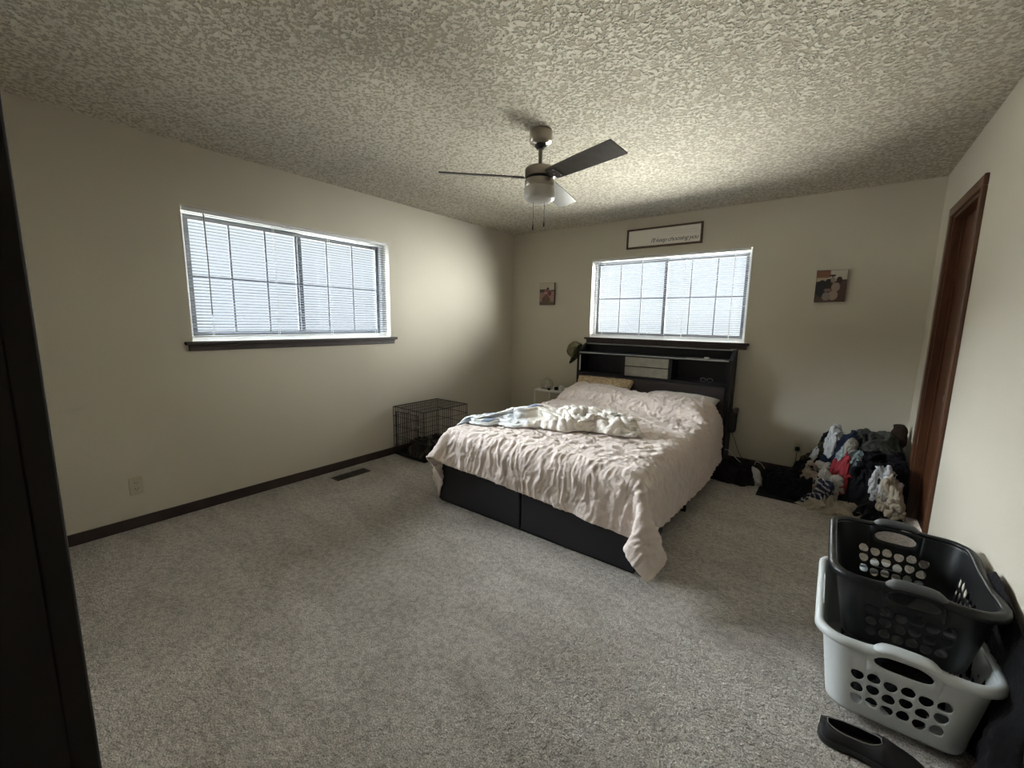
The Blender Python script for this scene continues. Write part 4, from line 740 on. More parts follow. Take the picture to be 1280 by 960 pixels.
2,0,-1,0,0,1,0,0,-1,0,0,-2,0,1,0,0,0,0,1,0,-1,0,0,0,1,1,-1,-1,0,0,-1,1,0,0,1,-1,0,0,0,0,0,0,0,1,2,-2,-2,1,
0,-1,-1,1,0,0,0,0,0,0,1,-1,1,0,1,0,0,0,-1,0,1,-1,0,-1,0,0,0,0,0,2,0,-2,0,0,0,0,-1,1,0,0,0,-1,-1,1,1,1,-1,0,
0,0,0,1,0,-1,0,1,1,0,-1,-1,0,0,-1,-1,1,0,0,0,0,1,-1,0,2,0,0,-1,0,0,1,-1,0,1,-2,2,-1,-1,0,0,1,0,-1,0,0,0,0,0,
0,-2,1,1,0,0,0,0,0,-1,0,1,0,0,0,-1,0,1,0,-1,-1,2,1,-1,-2,0,1,1,-1,0,0,0,1,-1,0,0,2,-1,0,1,0,0,-1,1,0,-1,-1,0,
0,0,0,0,-1,-2,0,2,1,0,0,1,-1,0,0,0,0,0,0,0,0,0,0,0,0,0,0,0,0,0,0,-1,-2,0,2,0,-1,1,2,-1,0,-1,0,0,0,0,0,0,
1,1,0,0,0,-1,1,0,-1,0,0,-3,1,1,1,-1,0,0,0,0,0,0,0,-1,1,0,0,1,-1,0,0,0,0,0,0,0,0,0,0,0,0,0,0,0,0,0,0,-1,
0,0,0,0,0,1,0,0,-1,0,0,0,2,0,0,0,0,0,0,0,0,-1,-1,0,0,1,0,-1,0,0,0,0,0,0,0,0,0,0,0,-1,1,0,0,1,1,1,-1,-1,
-1,0,0,0,0,0,0,0,0,0,0,0,0,0,-1,0,0,0,0,0,0,0,0,0,3,-1,0,0,0,1,-1,-1,0,0,-1,3,1,0,-1,-1,-2,0,0,0,1,0,-1,0,
0,0,0,0,0,0,0,-1,1,2,3,-1,-3,-1,0,0,0,0,0,0,0,0,-1,1,0,-1,-1,1,0,0,0,0,1,0,0,-1,2,0,0,0,0,-1,0,0,0,0,-1,1,
0,1,0,2,-1,-2,-1,0,-1,0,1,0,0,0,0,0,0,0,1,-1,-2,1,3,1,-2,-1,0,0,0,0,0,0,0,0,0,-1,1,-1,0,-1,1,1,0,0,-1,1,-1,1,
2,0,0,0,0,0,-1,-1,1,0,-2,-3,-1,-1,2,3,4,0,-2,-1,0,0,0,0,0,0,0,0,0,0,-1,1,0,-2,-1,-1,3,1,0,1,-1,0,1,0,-1,0,0,0,
-1,0,0,0,0,0,0,1,0,-1,1,-1,3,0,-1,0,0,1,0,-1,-1,-1,1,-1,0,-1,-2,0,1,1,1,0,0,0,0,0,0,0,0,0,0,0,0,0,0,-2,-3,1,
3,1,0,-1,1,0,-1,0,1,0,0,1,0,-2,0,1,0,0,0,-1,0,0,0,1,3,0,0,-1,0,0,1,0,-4,1,0,0,0,0,0,-1,-2,0,2,1,0,0,0,0,
0,0,0,0,0,0,0,0,0,0,-1,1,0,0,0,0,0,0,0,0,0,0,0,-1,0,1,0,0,0,-1,1,0,0,0,0,0,4,-1,0,0,-1,0,1,0,-1,-1,-1,0,
1,1,0,-2,-1,1,0,0,0,0,0,0,0,0,0,0,0,0,0,0,0,0,0,0,0,0,0,0,0,0,0,0,0,0,0,-1,0,0,2,0,-1,0,0,0,0,-1,1,0,
3,1,-1,0,0,-1,0,2,0,-3,-1,0,1,2,-1,-1,-1,0,0,0,0,0,0,0,0,0,0,0,0,0,0,0,1,0,-1,0,0,0,0,0,0,0,0,0,1,2,-1,-5,
-1,3,2,-1,0,0,0,0,0,1,-1,0,4,0,0,0,0,-1,-1,1,-1,-2,0,0,-1,-2,1,1,1,0,0,0,0,0,0,0,0,0,0,0,0,0,0,0,0,-1,1,0,
0,0,0,0,0,0,0,0,1,-1,0,0,2,1,-3,0,0,0,0,0,0,0,0,0,3,1,1,0,0,-2,0,-1,4,-4,-3,0,0,-1,0,1,1,0,0,0,0,0,0,0,
0,0,0,0,0,0,0,0,-1,1,0,0,0,0,1,0,-1,0,0,0,-2,-1,1,7,1,-4,-1,0,0,0,-1,0,0,0,0,1,4,0,0,1,0,1,-4,-1,1,6,0,0,
-3,0,-1,0,0,-1,-1,0,0,0,0,0,-1,0,0,1,0,0,-1,0,0,0,0,2,0,0,0,0,1,-1,0,0,-1,1,1,0,-4,0,0,0,0,0,1,0,0,0,0,-1,
5,-1,1,-1,1,2,1,-7,-3,6,10,3,-1,-2,-1,-1,-1,0,0,-2,-1,-1,-1,0,0,0,-1,-1,0,1,2,0,0,1,1,-1,1,0,-2,1,0,1,0,1,2,1,-2,-9,
-4,3,1,0,-1,0,0,0,0,0,0,0,4,1,-1,1,0,0,3,3,-5,-6,2,9,5,1,0,-1,0,0,0,0,-2,-1,0,-1,0,-1,1,-1,0,1,0,1,1,0,1,0,
-1,-1,0,0,1,0,0,0,1,-3,-10,-5,2,2,0,0,1,0,-1,-1,0,0,1,0,5,-1,1,-1,0,1,0,4,4,-1,-2,-2,4,1,2,1,0,0,0,0,1,0,-1,-1,
1,0,-1,1,1,-1,0,0,0,0,0,-1,0,1,0,-1,-1,0,-1,-1,-3,-8,-4,2,2,-1,1,1,-1,0,0,0,0,0,-1,0,4,1,-1,1,0,-1,0,0,4,4,0,-2,
-2,2,1,2,0,-1,0,1,1,0,1,1,-1,0,0,0,0,0,0,-1,0,-1,-1,0,0,0,1,-1,0,-2,0,-2,-4,-5,1,2,0,0,-1,-1,1,0,-1,1,0,0,0,0,
5,-1,1,-1,1,-1,-1,1,1,2,0,0,0,0,1,0,0,1,0,0,0,1,0,0,1,0,0,0,-1,-1,-1,1,-1,0,0,0,0,0,0,1,-1,0,-1,-3,-1,1,1,0,
0,-4,0,0,0,-1,1,0,0,0,0,0,4,1,-1,1,-1,1,0,0,0,0,-1,0,0,0,0,0,0,1,0,1,0,0,-1,0,-1,0,0,0,-1,0,0,1,0,1,0,0,
0,0,0,0,0,0,-1,1,-1,2,-1,-2,-2,0,0,0,-1,1,0,0,0,0,0,0,5,-1,1,0,0,0,0,0,-1,-1,0,-2,1,0,-1,0,1,0,1,0,0,0,0,-1,
-2,-2,0,-1,1,0,2,0,2,0,0,1,0,0,0,-1,0,1,0,0,0,1,-1,-3,0,1,0,-1,1,0,0,0,0,0,0,0,4,1,0,-1,0,0,1,-1,0,-1,-1,0,
-2,1,0,-1,1,0,0,-1,1,0,1,-1,-3,-1,0,1,-1,1,0,2,1,0,0,-1,1,-1,0,1,0,0,0,-1,1,0,0,1,-2,0,0,1,0,0,0,0,0,0,0,0,
5,-1,0,1,-1,0,-1,1,-1,1,0,-3,0,0,0,-1,0,0,0,0,0,0,-1,0,1,0,0,0,0,-1,2,0,0,0,-1,1,-1,1,0,0,0,-1,0,1,0,0,0,0,
1,-1,0,0,0,0,0,0,0,0,0,0,4,0,0,-1,0,0,1,-1,1,0,0,-1,-2,-1,0,1,-1,0,0,0,0,0,0,0,1,2,0,-1,0,0,-2,-1,0,1,0,0,
0,0,0,1,-1,0,0,0,0,0,1,0,0,0,0,0,0,-1,0,0,0,0,0,0,4,0,0,0,0,-1,0,1,0,-1,1,-1,-4,-1,1,0,0,1,-1,1,0,0,0,0,
1,-1,-1,0,1,1,0,-1,0,0,0,-1,0,1,1,-2,1,0,1,0,-1,0,1,0,0,-1,1,-1,0,1,0,0,0,0,0,0,4,0,0,0,-1,0,0,0,0,1,-1,-1,
-2,-2,-1,1,0,-1,2,0,0,-1,0,0,-1,1,1,0,0,0,-1,1,0,0,1,0,0,-1,-1,0,0,2,1,1,0,-1,-1,0,0,1,-1,1,0,-1,0,0,0,1,0,0,]
P = upsample(decode(COMF, 60, 60), 5)
m_, n = P.shape[:2]
U, V = np.meshgrid(np.linspace(0, 2.28, n), np.linspace(0, 2.27, m_))
N = normals(P); N[N[..., 2] < -0.2] *= 1
wu = U+.05*pn(U*4, V*4, 1)+.02*pn(U*11, V*11, 31); wv_ = V+.05*pn(U*4, V*4, 2)+.02*pn(U*11, V*11, 32)
foot = np.clip((.50-V)/.20, 0, 1); side = np.clip((U-1.88)/.15, 0, 1)
top = 1-np.maximum(foot, side)
rg = lambda a, b_, s_: ridge(a, b_, s_)**1.4
d = top*(.0125*rg(wu*8+wv_*3, wv_*15-wu*4, 3)+.0085*rg(wu*21, wv_*27, 4)+.004*rg(wu*44, wv_*50, 14))
d += foot*(.0100*rg(wu*15+wv_*2, wv_*3, 5)+.0075*rg(wu*30, wv_*7-wu*4, 6)+.003*rg(wu*55, wv_*20, 15)) + side*(1-foot)*(.013*rg(wu*3, wv_*12, 7)+.009*rg(wu*8, wv_*26, 8)+.003*rg(wu*20, wv_*50, 18))
# gathered tufts on a regular grid
gu = ((U+.12) % .24)-.12; gv = ((V+.12+.12*(np.floor(U/.24+.5) % 2)) % .24)-.12; rr = np.hypot(gu, gv); th = np.arctan2(gv, gu)
d += -.008*np.exp(-(rr/.018)**2) + .0045*np.exp(-rr/.06)*np.cos(9*th+3*pn(U*6, V*6, 9))*np.clip(rr/.02, 0, 1)
P = P + N*(d+.004)[..., None]
P[..., 2] = np.maximum(P[..., 2], .012)
lo = (P[..., 2] < .31) & (P[..., 0] > 1.150) & (P[..., 0] < 2.722) & (P[..., 1] > -2.436)
dl, dr_, df = P[..., 0]-1.150, 2.722-P[..., 0], P[..., 1]+2.436
nl = lo & (dl <= dr_) & (dl <= df); nr = lo & (dr_ < dl) & (dr_ <= df); nf = lo & ~nl & ~nr
P[..., 0][nl] = 1.150; P[..., 0][nr] = 2.722; P[..., 1][nf] = -2.436
M['comforter'] = mat('blush_cotton', (0.70, 0.605, 0.56), 0.9, bump=0.8, bscale=70, bdist=0.004, var=0.03, vscale=6, sheen=.2)
M['comforter'].node_tree.nodes['Principled BSDF'].inputs['Specular IOR Level'].default_value = .15
o = link('comforter', grid_mesh('comforter', P), M['comforter'], None, True); solid(o, .012, -1)
tag(o, 'rumpled blush pink comforter draped over the bed', 'comforter')

def throw():
    # support surface: highest comforter point per cell
    r_ = .02; x0_, y0_ = 1.0, -2.6; nx, ny = 90, 80; Hh = np.full((ny, nx), 0.0)
    ii = np.clip(((P[..., 0]-x0_)/r_).astype(int), 0, nx-1).ravel(); jj = np.clip(((P[..., 1]-y0_)/r_).astype(int), 0, ny-1).ravel(); np.maximum.at(Hh, (jj, ii), P[..., 2].ravel())
    for _ in range(3): B = np.pad(Hh, 1, mode='edge'); Hh = np.maximum(Hh, (B[:-2, 1:-1]+B[2:, 1:-1]+B[1:-1, :-2]+B[1:-1, 2:])/4)
    def smp(x, y):
        fx = np.clip((x-x0_)/r_-.5, 0, nx-1.01); fy = np.clip((y-y0_)/r_-.5, 0, ny-1.01); i = fx.astype(int); j = fy.astype(int); u = fx-i; v = fy-j
        return (Hh[j, i]*(1-u)+Hh[j, i+1]*u)*(1-v)+(Hh[j+1, i]*(1-u)+Hh[j+1, i+1]*u)*v
    u, v = np.meshgrid(np.linspace(0, 1, 300), np.linspace(0, 1, 200))
    ax_, ay_ = 1.20, -2.24; dx, dy = 1.22, .50; L = math.hypot(dx, dy); tx, ty = -dy/L, dx/L
    wid = np.interp(u, [0, .08, .25, .45, .62, .78, .92, 1], [.06, .26, .46, .56, .48, .34, .27, .10])
    off = np.interp(u, [0, .25, .5, .75, 1], [0, .00, .02, .02, .0])
    wob = .018*pn(u*26, v*2, 70)+.10*pn(u*4, v*1.5, 71)+.06*pn(u*10, v*2, 72)
    x = ax_+dx*(u+.04*pn(v*4, u*2, 73)+.02*pn(v*12, u*3, 74)*(np.abs(u-.5)*2)**3)+tx*(off+wid*v+wob); y = ay_+dy*u+ty*(off+wid*v+wob)
    uu = u+.05*pn(u*6, v*6, 75); vv = v+.07*pn(u*5, v*4, 76)+.10*u
    b_ = np.clip((u-.52)/.15, 0, 1)                     # bunched end
    long_ = .62*ridge(uu*1.6, vv*3.2, 77)**1.3+.28*ridge(uu*4, vv*8, 78)+.12*ridge(uu*14, vv*12, 79)
    bun = .55*ridge(uu*7, vv*2.6+uu*3, 80)**1.2+.35*ridge(uu*15, vv*6, 81)+.12*ridge(uu*32, vv*14, 82)
    edge = np.clip(np.minimum(np.minimum(u*1.22, (1-u)*1.22), np.minimum(v*wid, (1-v)*wid))/.075, 0, 1); edge = np.sqrt(edge*(2-edge))
    h = .006+edge*((1-b_)*(.014+.080*long_*(.30+u)*np.clip(1.3-v, .3, 1))+b_*(.012+.125*bun))
    h += edge*.055*np.exp(-((u-.42)/.20)**2-((v-.45)/.28)**2)
    Q = np.stack([x, y, smp(x, y)+h], -1)
    Nn = normals(Q); Nn *= np.sign(Nn[..., 2:3]+1e-6)
    Q += Nn*(((1-b_)*long_+b_*bun-.4)*.055*edge)[..., None]*np.array([1, 1, .1])
    Q += normals(Q)*(.0015*ridge(u*60, v*40, 83))[..., None]
    cols = np.empty(Q.shape); cols[:] = (.76, .71, .655)
    cols[(u < .38)] = (.74, .75, .76)
    cols[(pn(u*9, v*6, 84) > .30) & (u < .42)] = (.27, .33, .45); cols[(pn(u*18, v*12, 85) > .52) & (u < .5)] = (.42, .46, .52); cols[(pn(u*14, v*11, 86) > .60) & (u > .45)] = (.45, .41, .35)
    return Q, cols
Q, cols = throw()
M['blanket'] = attr_mat('printed_fleece', .95, .6, 300, .002)
o = link('throw_blanket', grid_mesh('throw_blanket', Q, cols), M['blanket'], None, True); solid(o, .006, 0)
tag(o, 'crumpled off-white throw blanket with faint blue pattern lying across the comforter', 'blanket')

def pillow(name, c, sx, sy, sz, rz, tx, m, label):
    n = 40; u, v = np.meshgrid(np.linspace(-1, 1, n), np.linspace(-1, 1, n))
    def side(s):
        h = (np.clip(1-np.abs(u)**2.6, 0, 1)*np.clip(1-np.abs(v)**2.6, 0, 1))**.45
        pin = 1-.10*(np.abs(v)**2)*(1-np.abs(u)**2)-.0
        pin2 = 1-.10*(np.abs(u)**2)*(1-np.abs(v)**2)
        return np.stack([u*sx*pin2, v*sy*pin, s*sz*h*(1+.1*pn(u*3+c[0], v*3, 5))+.004*ridge(u*5, v*6, 6)*h*s], -1)
    bm = bmesh.new(); g = []
    for s in (1, -1):
        A = side(s).reshape(-1, 3); g.append([bm.verts.new(tuple(p)) for p in A])
    for gi, s in zip(g, (1, -1)):
        for j in range(n-1):
            for i in range(n-1):
                f = (gi[j*n+i], gi[j*n+i+1], gi[(j+1)*n+i+1], gi[(j+1)*n+i]); bm.faces.new(f if s == 1 else f[::-1])
    bmesh.ops.remove_doubles(bm, verts=bm.verts[:], dist=.0005)
    bmesh.ops.transform(bm, matrix=Matrix.Translation(c) @ Matrix.Rotation(rz, 4, 'Z') @ Matrix.Rotation(tx, 4, 'X'), verts=bm.verts)
    o = obj(name, bm, m, None, True); tag(o, label, 'pillow'); return o
def voronoi_mat(name, c1, c2, scale):
    m = mat(name, c1, .85, color2=c2, vscale=scale, detail=1.0); return m
M['pattern'] = voronoi_mat('tan_patterned_cotton', (.36, .25, .13), (.58, .47, .33), 45)
M['pillow_white'] = mat('white_cotton', (.66, .64, .60), .9)
pillow('pillow', (1.50, -.40, .625), .33, .19, .085, .03, .75, M['pattern'], 'tan patterned pillow against the left half of the headboard')
pillow('pillow', (2.31, -.44, .585), .33, .20, .085, -.05, .35, M['pillow_white'], 'white pillow showing one corner at the right half of the headboard')

# things on and at the headboard ------------------------------------------
t = thing('eyeglasses', 'dark eyeglasses lying in the right cubby of the headboard', 'glasses', (2.5, -.2, .797))
for dx in (0, .062):
    obj('lens_rim', tube([(2.47+dx+.024*math.cos(a), -.225, .823+.018*math.sin(a)) for a in np.linspace(0, 2*PI, 20, endpoint=False)], .0018, 6, closed=True), M['grey_edge'], t)
    obj('temple', tube([(2.47+dx*1.55-.022, -.223, .822), (2.47+dx*1.5-.02, -.15, .815), (2.47+dx*1.4-.015, -.10, .80)], .0016, 6), M['black_plastic'], t)
obj('bridge', tube([(2.494, -.225, .829), (2.501, -.226, .832), (2.508, -.225, .829)], .0018, 6), M['grey_edge'], t)
cab = tube(spline([(2.30, -.235, 1.0225), (2.38, -.20, 1.0225), (2.45, -.235, 1.023), (2.53, -.205, 1.0225), (2.57, -.235, 1.0225), (2.64, -.21, 1.0225)]), .0022, 6)
tag(obj('charging_cable', cab, M['bottle_white'], None, True), 'thin white cable lying along the headboard shelf', 'cable')
o = obj('earbud_case', box(2.46, 2.505, -.225, -.185, 1.0205, 1.040, bev=.008, seg=3), M['bottle_white'], None, True); tag(o, 'small white rounded case on the headboard shelf', 'case')
o = obj('paper_scrap', box(2.660, 2.700, -.072, -.040, 1.1122, 1.117), M['bottle_white'])
tag(o, 'small white scrap on the top right corner of the headboard', 'paper')
# cap hanging on the left post
M['camo'] = mat('camouflage_cloth', (.045, .045, .022), .9, color2=(.20, .17, .09), vscale=28, detail=2)
cx_, cy_, cz_ = 1.085, -.245, 1.03
t = thing('baseball_cap', 'camouflage baseball cap hung over the left headboard post', 'cap', (cx_, cy_, cz_-.1))
prof_ = [(0, .100), (.035, .096), (.062, .080), (.078, .055), (.084, .02), (.085, -.012)]
bm = lathe(prof_, (0, 0, 0), 28, sx=1.12, sy=.92)
Rm = Matrix.Translation((cx_+.02, cy_, cz_)) @ Matrix.Rotation(math.radians(-62), 4, 'Y') @ Matrix.Rotation(.3, 4, 'Z')
bmesh.ops.transform(bm, matrix=Rm, verts=bm.verts); o = obj('crown', bm, M['camo'], t, True); solid(o, .003)
bm = bmesh.new(); n1, n2 = 12, 5; rows = []
for j in range(n2):
    rr_ = j/(n2-1); rows.append([bm.verts.new((( .094+.07*rr_*math.cos(a)**.5 if abs(a) < PI/2 else .094)*math.cos(a), .078*math.sin(a)*(1-.05*rr_), -.012-.012*rr_-.02*math.sin(a)**2*rr_)) for a in np.linspace(-1.3, 1.3, n1)])
for j in range(n2-1):
    for i in range(n1-1): bm.faces.new((rows[j][i], rows[j][i+1], rows[j+1][i+1], rows[j+1][i]))
bmesh.ops.transform(bm, matrix=Rm @ Matrix.Rotation(PI, 4, 'Z'), verts=bm.verts); o = obj('visor', bm, M['camo'], t, True); solid(o, .004)
bm = lathe([(0, .104), (.006, .102), (.007, .098)], n=10); bmesh.ops.transform(bm, matrix=Rm, verts=bm.verts); obj('top_button', bm, M['camo'], t, True)
# black pouch hanging at the right post
t = thing('black_pouch', 'black pouch hanging on the right side of the headboard', 'pouch', (2.75, -.24, .47))
bm = box(-.036, .036, -.045, .045, -.115, .105, bev=.025, seg=4)
for v in bm.verts: v.co.x *= 1+.12*math.sin(v.co.z*30); v.co += Vector((2.752, -.235, .475))
obj('pouch_body', bm, M['black_fabric'], t, True)
M['brown_leather'] = mat('brown_leather', (.05, .028, .022), .6)
obj('flap', box(2.757, 2.793, -.283, -.187, .545, .592, bev=.012, seg=3), M['brown_leather'], t, True)
obj('strap', tube([(2.72, -.235, .57), (2.722, -.235, .66), (2.718, -.235, .74)], .004, 6), M['black_fabric'], t)

# ---------------------------------------------------------------- cables and plug
o = obj('extension_cord', tube(spline([(2.745, -.20, .365), (2.77, -.12, .27), (2.80, -.06, .15), (2.86, -.05, .05), (2.93, -.09, .02), (3.01, -.11, .02)]), .0032, 6), M['black_plastic'], None, True)
tag(o, 'black power cord running down from the headboard along the wall', 'cord')
o = obj('charging_cable', tube(spline([(2.66, -.16, .30), (2.70, -.20, .19), (2.76, -.30, .20), (2.83, -.38, .17), (2.88, -.42, .145)]), .0035, 6), M['bottle_white'], None, True)
tag(o, 'pale cable hanging from the bed over the black bag on the floor', 'cable')
t = thing('power_strip', 'small white power strip with plugs on the floor by the black bag', 'power strip', (3.0, -.2, 0))
obj('strip_body', box(2.93, 3.10, -.20, -.155, .001, .032, bev=.006), M['bottle_white'], t)
for x in (2.955, 3.005, 3.055): obj('plug', box(x-.014, x+.014, -.192, -.163, .033, .062, bev=.005), M['bottle_white'] if x < 3.04 else M['black_plastic'], t)
o = obj('charging_cable', tube(spline([(2.96, -.178, .065), (2.975, -.22, .12), (3.02, -.27, .125), (3.07, -.29, .07), (3.09, -.33, .05)]), .003, 6), M['bottle_white'], None, True)
tag(o, 'white cable looping up from the power strip on the floor', 'cable')
t = thing('plug_adapter', 'black plug with brown cord in the back wall outlet', 'plug', (3.262, -.03, .25))
obj('plug_body', box(3.244, 3.280, -.045, -.0085, .236, .272, bev=.006), M['black_plastic'], t)
obj('cord', tube(spline([(3.262, -.045, .25), (3.262, -.07, .20), (3.25, -.06, .10), (3.20, -.07, .03)]), .003, 6), M['brown_leather'], t, True)

# ---------------------------------------------------------------- nightstand
t = thing('nightstand', 'small white metal nightstand between the bed and the back corner', 'nightstand', (.82, -.2, 0))
NX0, NX1, NY0, NY1, NZ = .63, 1.02, -.385, -.035, .55
obj('table_top', box(NX0, NX1, NY0, NY1, NZ-.018, NZ, bev=.004), M['bottle_white'], t)
for x in (NX0+.01, NX1-.01):
    for y in (NY0+.01, NY1-.01): obj('leg', box(x-.008, x+.008, y-.008, y+.008, 0, NZ-.018), M['bottle_white'], t)
obj('lower_shelf', box(NX0+.002, NX1-.002, NY0+.002, NY1-.002, .20, .212), M['bottle_white'], t)
gl = thing('glass_dome', 'clear round glass dome with a white base on the nightstand', 'glass dome', (.72, -.27, NZ))
obj('dome', lathe([(.066, .004), (.078, .03), (.080, .06), (.070, .095), (.045, .12), (.012, .131), (0, .132)], (.735, -.26, NZ), 32), M['clear'], gl, True)
obj('base', lathe([(0, .001), (.07, .001), (.07, .008), (0, .009)], (.735, -.26, NZ), 32), M['grey_wood'], gl)
obj('candle', lathe([(0, .010), (.026, .010), (.026, .028), (.022, .03), (0, .03)], (.735, -.26, NZ), 20), M['bottle_white'], gl)
obj('dome_knob', lathe([(0, .131), (.006, .132), (.011, .141), (.008, .150), (0, .152)], (.735, -.26, NZ), 16), M['clear'], gl, True)
o = obj('lip_balm', box(.800, .830, -.355, -.325, NZ+.0005, NZ+.024, bev=.005), M['black_plastic'], None, True); tag(o, 'tiny black cube-shaped item at the front of the nightstand', 'small item')
o = obj('ring_box', box(.860, .900, -.30, -.26, NZ+.0005, NZ+.040, bev=.006), M['black_plastic'], None, True); tag(o, 'small black box behind the tiny black item on the nightstand', 'box')
t = thing('lotion_bottle', 'small white bottle with a pale cap on the nightstand', 'bottle', (.945, -.27, NZ))
obj('bottle_body', lathe([(0, .0005), (.020, .0005), (.022, .004), (.022, .05), (.015, .062), (.009, .066), (0, .066)], (.945, -.27, NZ), 20), M['bottle_white'], t, True)
obj('cap', lathe([(.010, .064), (.010, .084), (0, .085)], (.945, -.27, NZ), 16), M['frost'], t, True)

# ---------------------------------------------------------------- dog crate
cr = thing('dog_crate', 'black wire dog crate standing in the back left corner', 'dog crate', (.25, -1.66, 0))
CX0, CX1, CY0, CY1, CZ = .025, .475, -1.955, -1.375, .492
def wire_panel(name, axis, pos, a0, a1, z0, z1, nv, hz, parent, r=.0021, R=.0038):
    bm = bmesh.new()
    def P(a, z, off=0): return {0: (pos+off, a, z), 1: (a, pos+off, z), 2: (a, z, pos+off)}[axis]
    for i in range(nv+1):
        a = a0+(a1-a0)*i/nv; rr = R if i in (0, nv) else r; add_tube(bm, [P(a, z0), P(a, z1)], rr, 5)
    for z in hz: add_tube(bm, [P(a0, z, .0025), P(a1, z, .0025)], R if z in (z0, z1) else r*1.2, 5)
    return obj(name, bm, M['black_metal'], parent)
hz = [.012, .10, .20, .30, .40, CZ]
wire_panel('front_panel', 1, CY0, CX0, CX1, .012, CZ, 17, hz, cr)
wire_panel('back_panel', 1, CY1, CX0, CX1, .012, CZ, 17, hz, cr)
wire_panel('side_panel', 0, CX0, CY0, CY1, .012, CZ, 22, hz, cr)
wire_panel('side_panel', 0, CX1, CY0, CY1, .012, CZ, 22, hz, cr)
bm = bmesh.new()
for i in range(23):
    y = CY0+(CY1-CY0)*i/22; add_tube(bm, [(CX0, y, CZ), (CX1, y, CZ)], .003 if i in (0, 22) else .0016, 5)
for i in range(5):
    x = CX0+(CX1-CX0)*i/4; add_tube(bm, [(x, CY0, CZ+.002), (x, CY1, CZ+.002)], .003 if i in (0, 4) else .002, 5)
obj('top_panel', bm, M['black_metal'], cr)
dr = wire_panel('crate_door', 1, CY0-.008, CX0+.055, CX1-.075, .045, CZ-.04, 10, [.045, .18, .32, CZ-.04], cr, r=.0018, R=.0035)
bm = bmesh.new(); add_box(bm, CX1-.10, CX1-.055, CY0-.018, CY0-.012, .335, .36, bev=.002); add_tube(bm, [(CX1-.15, CY0-.014, .348), (CX1-.05, CY0-.014, .348)], .003, 6); add_tube(bm, [(CX1-.13, CY0-.014, .348), (CX1-.13, CY0-.026, .335), (CX1-.13, CY0-.024, .32)], .003, 6)
obj('latch', bm, M['grey_edge'], dr)
bm = bmesh.new(); add_box(bm, CX0+.004, CX1-.004, CY0+.004, CY1-.004, .006, .010)
for (a, b, c, d_) in ((CX0+.004, CX0+.008, CY0+.004, CY1-.004), (CX1-.008, CX1-.004, CY0+.004, CY1-.004), (CX0+.008, CX1-.008, CY0+.004, CY0+.008), (CX0+.008, CX1-.008, CY1-.008, CY1-.004)): add_box(bm, a, b, c, d_, .010, .035)
obj('tray', bm, M['black_plastic'], cr)

# ---------------------------------------------------------------- draped cloth heaps
class Heap:
    """height map of the pile: every garment settles on whatever lies below it"""
    def __init__(s, x0, x1, y0, y1, base): 
        s.r = .01; s.x0, s.y0 = x0, y0; s.nx, s.ny = int((x1-x0)/s.r)+1, int((y1-y0)/s.r)+1
        X, Y = np.meshgrid(x0+np.arange(s.nx)*s.r, y0+np.arange(s.ny)*s.r); s.X, s.Y = X, Y; s.H = base(X, Y)
    def sample(s, x, y):
        fx = np.clip((x-s.x0)/s.r, 0, s.nx-1.001); fy = np.clip((y-s.y0)/s.r, 0, s.ny-1.001); i = fx.astype(int); j = fy.astype(int); u = fx-i; v = fy-j; H_ = s.H
        return (H_[j, i]*(1-u)+H_[j, i+1]*u)*(1-v)+(H_[j+1, i]*(1-u)+H_[j+1, i+1]*u)*v
    def blur(s, k):
        A = s.H
        for _ in range(k): B = np.pad(A, 1, mode='edge'); A = (B[:-2, 1:-1]+B[2:, 1:-1]+B[1:-1, :-2]+B[1:-1, 2:]+4*B[1:-1, 1:-1])/8
        return A
